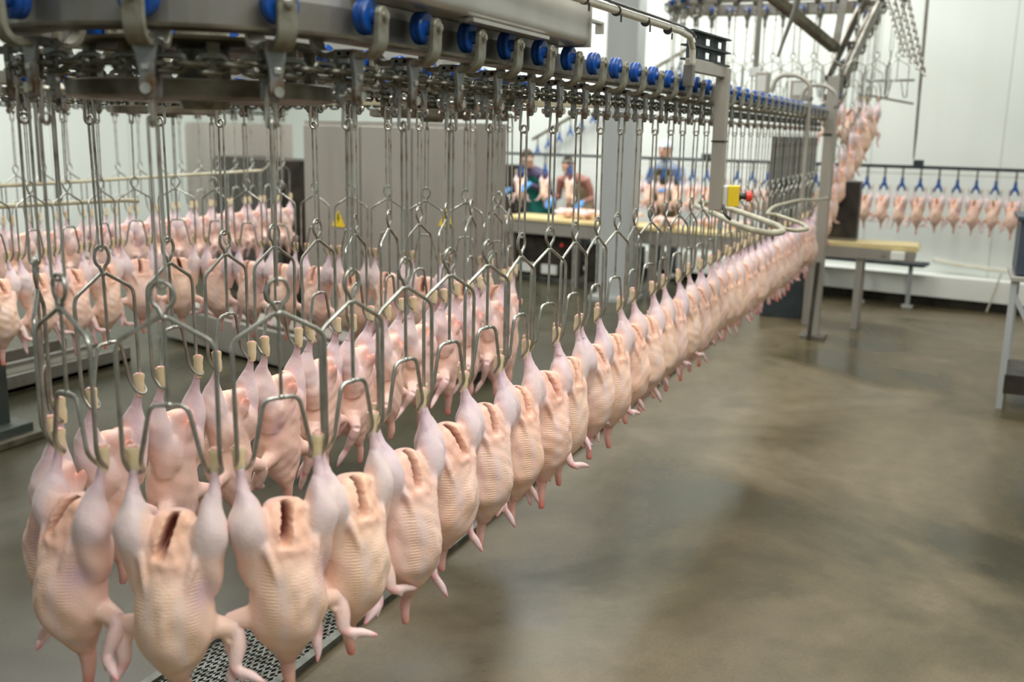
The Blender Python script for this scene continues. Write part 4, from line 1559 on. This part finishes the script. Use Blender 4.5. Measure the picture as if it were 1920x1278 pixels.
for i in range(9):
    q = ta + tt * (0.55 + 0.24 * i + rnd.uniform(-0.05, 0.05)) + tn * rnd.uniform(0.10, 0.26)
    c = copy_tree(CH[i % 5])
    for h in list(c.children):
        for g in list(h.children):
            bpy.data.objects.remove(g)
        bpy.data.objects.remove(h)
    c.location = (q.x - 0.1, q.y, 0.70 + 0.055)
    c.scale = (0.85, 0.85, 0.62)
    c.rotation_euler = (PI / 2, 0, rnd.uniform(0, 6.28))
    c.location = (q.x, q.y, 0.765)
    tag(c, f'plucked chicken lying on the work table, {ordinal(i + 1)} along its yellow board', 'chicken', 'chickens lying on the work table')


def hand(parent, at, fwd, name='glove'):
    # mitten-free glove: palm, four bent fingers, side thumb
    at, fwd = Vector(at), Vector(fwd).normalized()
    side = fwd.cross(Vector((0, 0, 1))).normalized()
    dn = Vector((0, 0, -1))
    mb = MB()
    mb.tube([at - fwd * 0.04, at + fwd * 0.02, at + fwd * 0.075], [0.024, 0.032, 0.030], 10, flat=(side, 1.25))
    for i, ln in enumerate((0.062, 0.072, 0.066, 0.050)):
        b0 = at + fwd * 0.07 + side * (0.027 - 0.018 * i)
        mb.tube([b0, b0 + fwd * ln * 0.5 + dn * 0.008, b0 + fwd * ln * 0.85 + dn * 0.032], [0.0095, 0.009, 0.007], 7)
    b0 = at + fwd * 0.01 + side * 0.03
    mb.tube([b0, b0 + side * 0.022 + fwd * 0.03, b0 + side * 0.022 + fwd * 0.06 + dn * 0.012], [0.011, 0.010, 0.008], 7)
    return mb.build(name, 'glove', parent)


def person(loc, rz, H, shirt, apron, headwear, label, reach, lean=0.0):
    # local: faces -Y
    root_mb = MB()
    k = H / 1.65

    def bow(vs):
        # bend forward from the hips, spread over the waist
        out = []
        for v in vs:
            f = max(0.0, min(1.0, (v[2] / k - 0.82) / 0.22))
            a = lean * f
            dy, dz = v[1], v[2] - 0.88 * k
            if f > 0:
                out.append((v[0], dy * math.cos(a) - dz * math.sin(a), 0.88 * k + dz * math.cos(a) + dy * math.sin(a)))
            else:
                out.append(tuple(v))
        return out

    def bow_obj(ob):
        me_ = ob.data
        for vv, c_ in zip(me_.vertices, bow([tuple(v_.co) for v_ in me_.vertices])):
            vv.co = c_
        me_.update()
        return ob
    L_ = lambda secs: [(a * k, b * k, c * k, d * k, e * k, f * k) for a, b, c, d, e, f in secs]
    root_mb.loft(L_([(0, 0.0, 0.80, 0.165, 0.12, 0.12), (0, 0.0, 0.95, 0.165, 0.115, 0.115), (0, -0.02, 1.08, 0.150, 0.105, 0.10), (0, -0.05, 1.22, 0.175, 0.115, 0.105), (0, -0.085, 1.33, 0.185, 0.10, 0.095), (0, -0.10, 1.385, 0.120, 0.07, 0.07), (0, -0.11, 1.42, 0.055, 0.05, 0.05)]), 20)
    for sx in (-1, 1):
        root_mb.tube([Vector(q) * k for q in ((0.085 * sx, 0, 0.86), (0.09 * sx, -0.01, 0.48), (0.09 * sx, 0.02, 0.10))], [0.088 * k, 0.062 * k, 0.042 * k], 12)
        root_mb.tube([Vector(q) * k for q in ((0.09 * sx, 0.04, 0.05), (0.095 * sx, -0.06, 0.045), (0.10 * sx, -0.15, 0.03))], [0.045 * k, 0.042 * k, 0.028 * k], 10)
        hx, hy, hz = reach[0 if sx < 0 else 1]
        el = Vector((0.235 * sx, -0.16, 1.08)) * k
        root_mb.tube([Vector((0.17 * sx, -0.085, 1.335)) * k, Vector((0.215 * sx, -0.11, 1.2)) * k, el, (el + Vector((hx, hy, hz))) / 2, Vector((hx, hy, hz))], [0.056 * k, 0.050 * k, 0.042 * k, 0.038 * k, 0.027 * k], 10)
    root_mb.tube([Vector((0, -0.105, 1.38)) * k, Vector((0, -0.125, 1.47)) * k], [0.052 * k, 0.050 * k], 12)
    hc = Vector((0, -0.145, 1.545)) * k
    root_mb.ball(hc, (0.074 * k, 0.092 * k, 0.112 * k), 20, 14)
    root_mb.ball(hc + Vector((0, -0.035, -0.065)) * k, (0.052 * k, 0.055 * k, 0.05 * k), 14, 10)
    root_mb.tube([hc + Vector((0, -0.088, 0.012)) * k, hc + Vector((0, -0.108, -0.022)) * k, hc + Vector((0, -0.088, -0.032)) * k], [0.009 * k, 0.014 * k, 0.011 * k], 8)
    root_mb.tube([hc + Vector((-0.022, -0.084, -0.062)) * k, hc + Vector((0, -0.092, -0.062)) * k, hc + Vector((0.022, -0.084, -0.062)) * k], 0.008 * k, 8)
    for sx in (-1, 1):
        root_mb.ball(hc + Vector((0.075 * sx, 0.005, -0.005)) * k, (0.010 * k, 0.02 * k, 0.03 * k), 8, 8)
    me = remeshed(root_mb, 0.009, 3, 'person')
    p = coords(me)
    hcn = np.array(hc)
    n = len(p)
    col = np.tile(np.array(shirt), (n, 1))
    col[p[:, 2] < 0.86 * k] = (0.07, 0.075, 0.09)
    col[p[:, 2] < 0.075 * k] = (0.7, 0.7, 0.68)
    skin = (p[:, 2] > 1.425 * k)
    col[skin] = (0.56, 0.33, 0.235)
    for sx in (-1, 1):
        e = np.array(hc + Vector((0.030 * sx, -0.083, 0.012)) * k)
        col[np.linalg.norm(p - e, axis=1) < 0.014 * k] = (0.06, 0.04, 0.03)
    mo = np.array(hc + Vector((0, -0.09, -0.062)) * k)
    col[(np.abs(p - mo) < np.array([0.026, 0.02, 0.008]) * k).all(axis=1)] = (0.50, 0.18, 0.15)
    set_tint(me, col)
    me.vertices.foreach_set('co', np.array(bow([tuple(q_) for q_ in p])).ravel())
    me.update()
    me.materials.append(MAT['people'])
    o = bpy.data.objects.new('person', me)
    C.objects.link(o)
    o.location = loc
    o.rotation_euler = (0, 0, rz)
    tag(o, label, 'person')
    # apron: curved shell in front of the trunk
    secs = [(0.55, 0.17, 0.140), (0.80, 0.19, 0.150), (0.95, 0.185, 0.140), (1.08, 0.170, 0.145), (1.20, 0.150, 0.183), (1.32, 0.11, 0.203)]
    mb = MB()
    na = 9
    for inner in (0, 1):
        for (z, hw, fr) in secs:
            for i in range(na):
                u = -1 + 2 * i / (na - 1)
                mb.v.append((hw * u * k, -(fr * math.sqrt(max(0.0, 1 - (0.82 * u) ** 2)) + 0.012 - 0.006 * inner) * k, z * k))
    m_ = len(secs)
    for inner in (0, 1):
        off = inner * m_ * na
        for a in range(m_ - 1):
            for i in range(na - 1):
                f = (off + a * na + i, off + a * na + i + 1, off + (a + 1) * na + i + 1, off + (a + 1) * na + i)
                mb.f.append(f if inner == 0 else f[::-1])
    bow_obj(mb.build('apron', apron, o))
    for i in range(2):
        hx, hy, hz = reach[i]
        bow_obj(hand(o, (hx, hy - 0.02, hz), (0.0, -1, 0.1)))
    if headwear == 'cap':
        mb = MB()
        c0 = hc + Vector((0, 0.008, 0.030)) * k
        mb.ball(c0, (0.084 * k, 0.100 * k, 0.092 * k), 20, 14)
        mb2 = MB()
        mb2.v, mb2.f = mb.v, [f for f in mb.f if all(mb.v[j][2] > (hc.z + 0.02 * k) or mb.v[j][1] > hc.y + 0.03 * k for j in f)]
        bow_obj(mb2.build('cap', 'capwhite', o))
    else:
        mb = MB()
        mb.ball(hc + Vector((0, 0.014, 0.022)) * k, (0.080 * k, 0.092 * k, 0.104 * k), 20, 14)
        mb2 = MB()
        mb2.v, mb2.f = mb.v, [f for f in mb.f if all(mb.v[j][2] > (hc.z + 0.055 * k) or mb.v[j][1] > hc.y + 0.01 * k for j in f)]
        bow_obj(mb2.build('hair', 'hair', o))
    return o


frz = -PI / 2 - 0.2 + 0.0            # face towards the hall (-X)
person((11.12, 4.48, 0), frz, 1.50, (0.10, 0.08, 0.16), 'teal', 'hair', 'person with dark hair in a teal apron and blue gloves behind the work table', ((-0.20, -0.36, 1.12), (0.10, -0.34, 1.20)), 0.45)
person((11.08, 3.98, 0), frz + 0.1, 1.47, (0.42, 0.20, 0.16), 'beige', 'hair', 'person with dark hair in a beige apron reaching down to the work table', ((-0.16, -0.36, 1.08), (0.20, -0.36, 1.06)), 0.55)
person((10.95, 2.93, 0), frz, 1.53, (0.22, 0.28, 0.42), 'olive', 'cap', 'person with a white cap, blue top and dark olive apron beyond the column', ((-0.18, -0.42, 1.0), (0.18, -0.40, 1.02)))

dl = empty('dark_locker', (11.2, 4.93, 0))
tag(dl, 'dark brown steel locker standing by the back wall next to the grey cabinet edge', 'locker')
under(MB().box((11.25, 4.93, 0.62), (0.28, 0.32, 1.16)).build('body', 'dark', None, False, 0.006), dl)
under(MB().box((11.10, 4.93, 0.66), (0.02, 0.29, 1.02)).build('door', 'dark', None, False, 0.004), dl)
under(MB().bar((11.08, 4.82, 0.66), (11.08, 4.82, 0.76), 0.016).build('handle', 'bolt', None, False), dl)
under(MB().box((11.25, 4.93, 0.02), (0.26, 0.30, 0.04)).build('plinth', 'rail', None, False), dl)
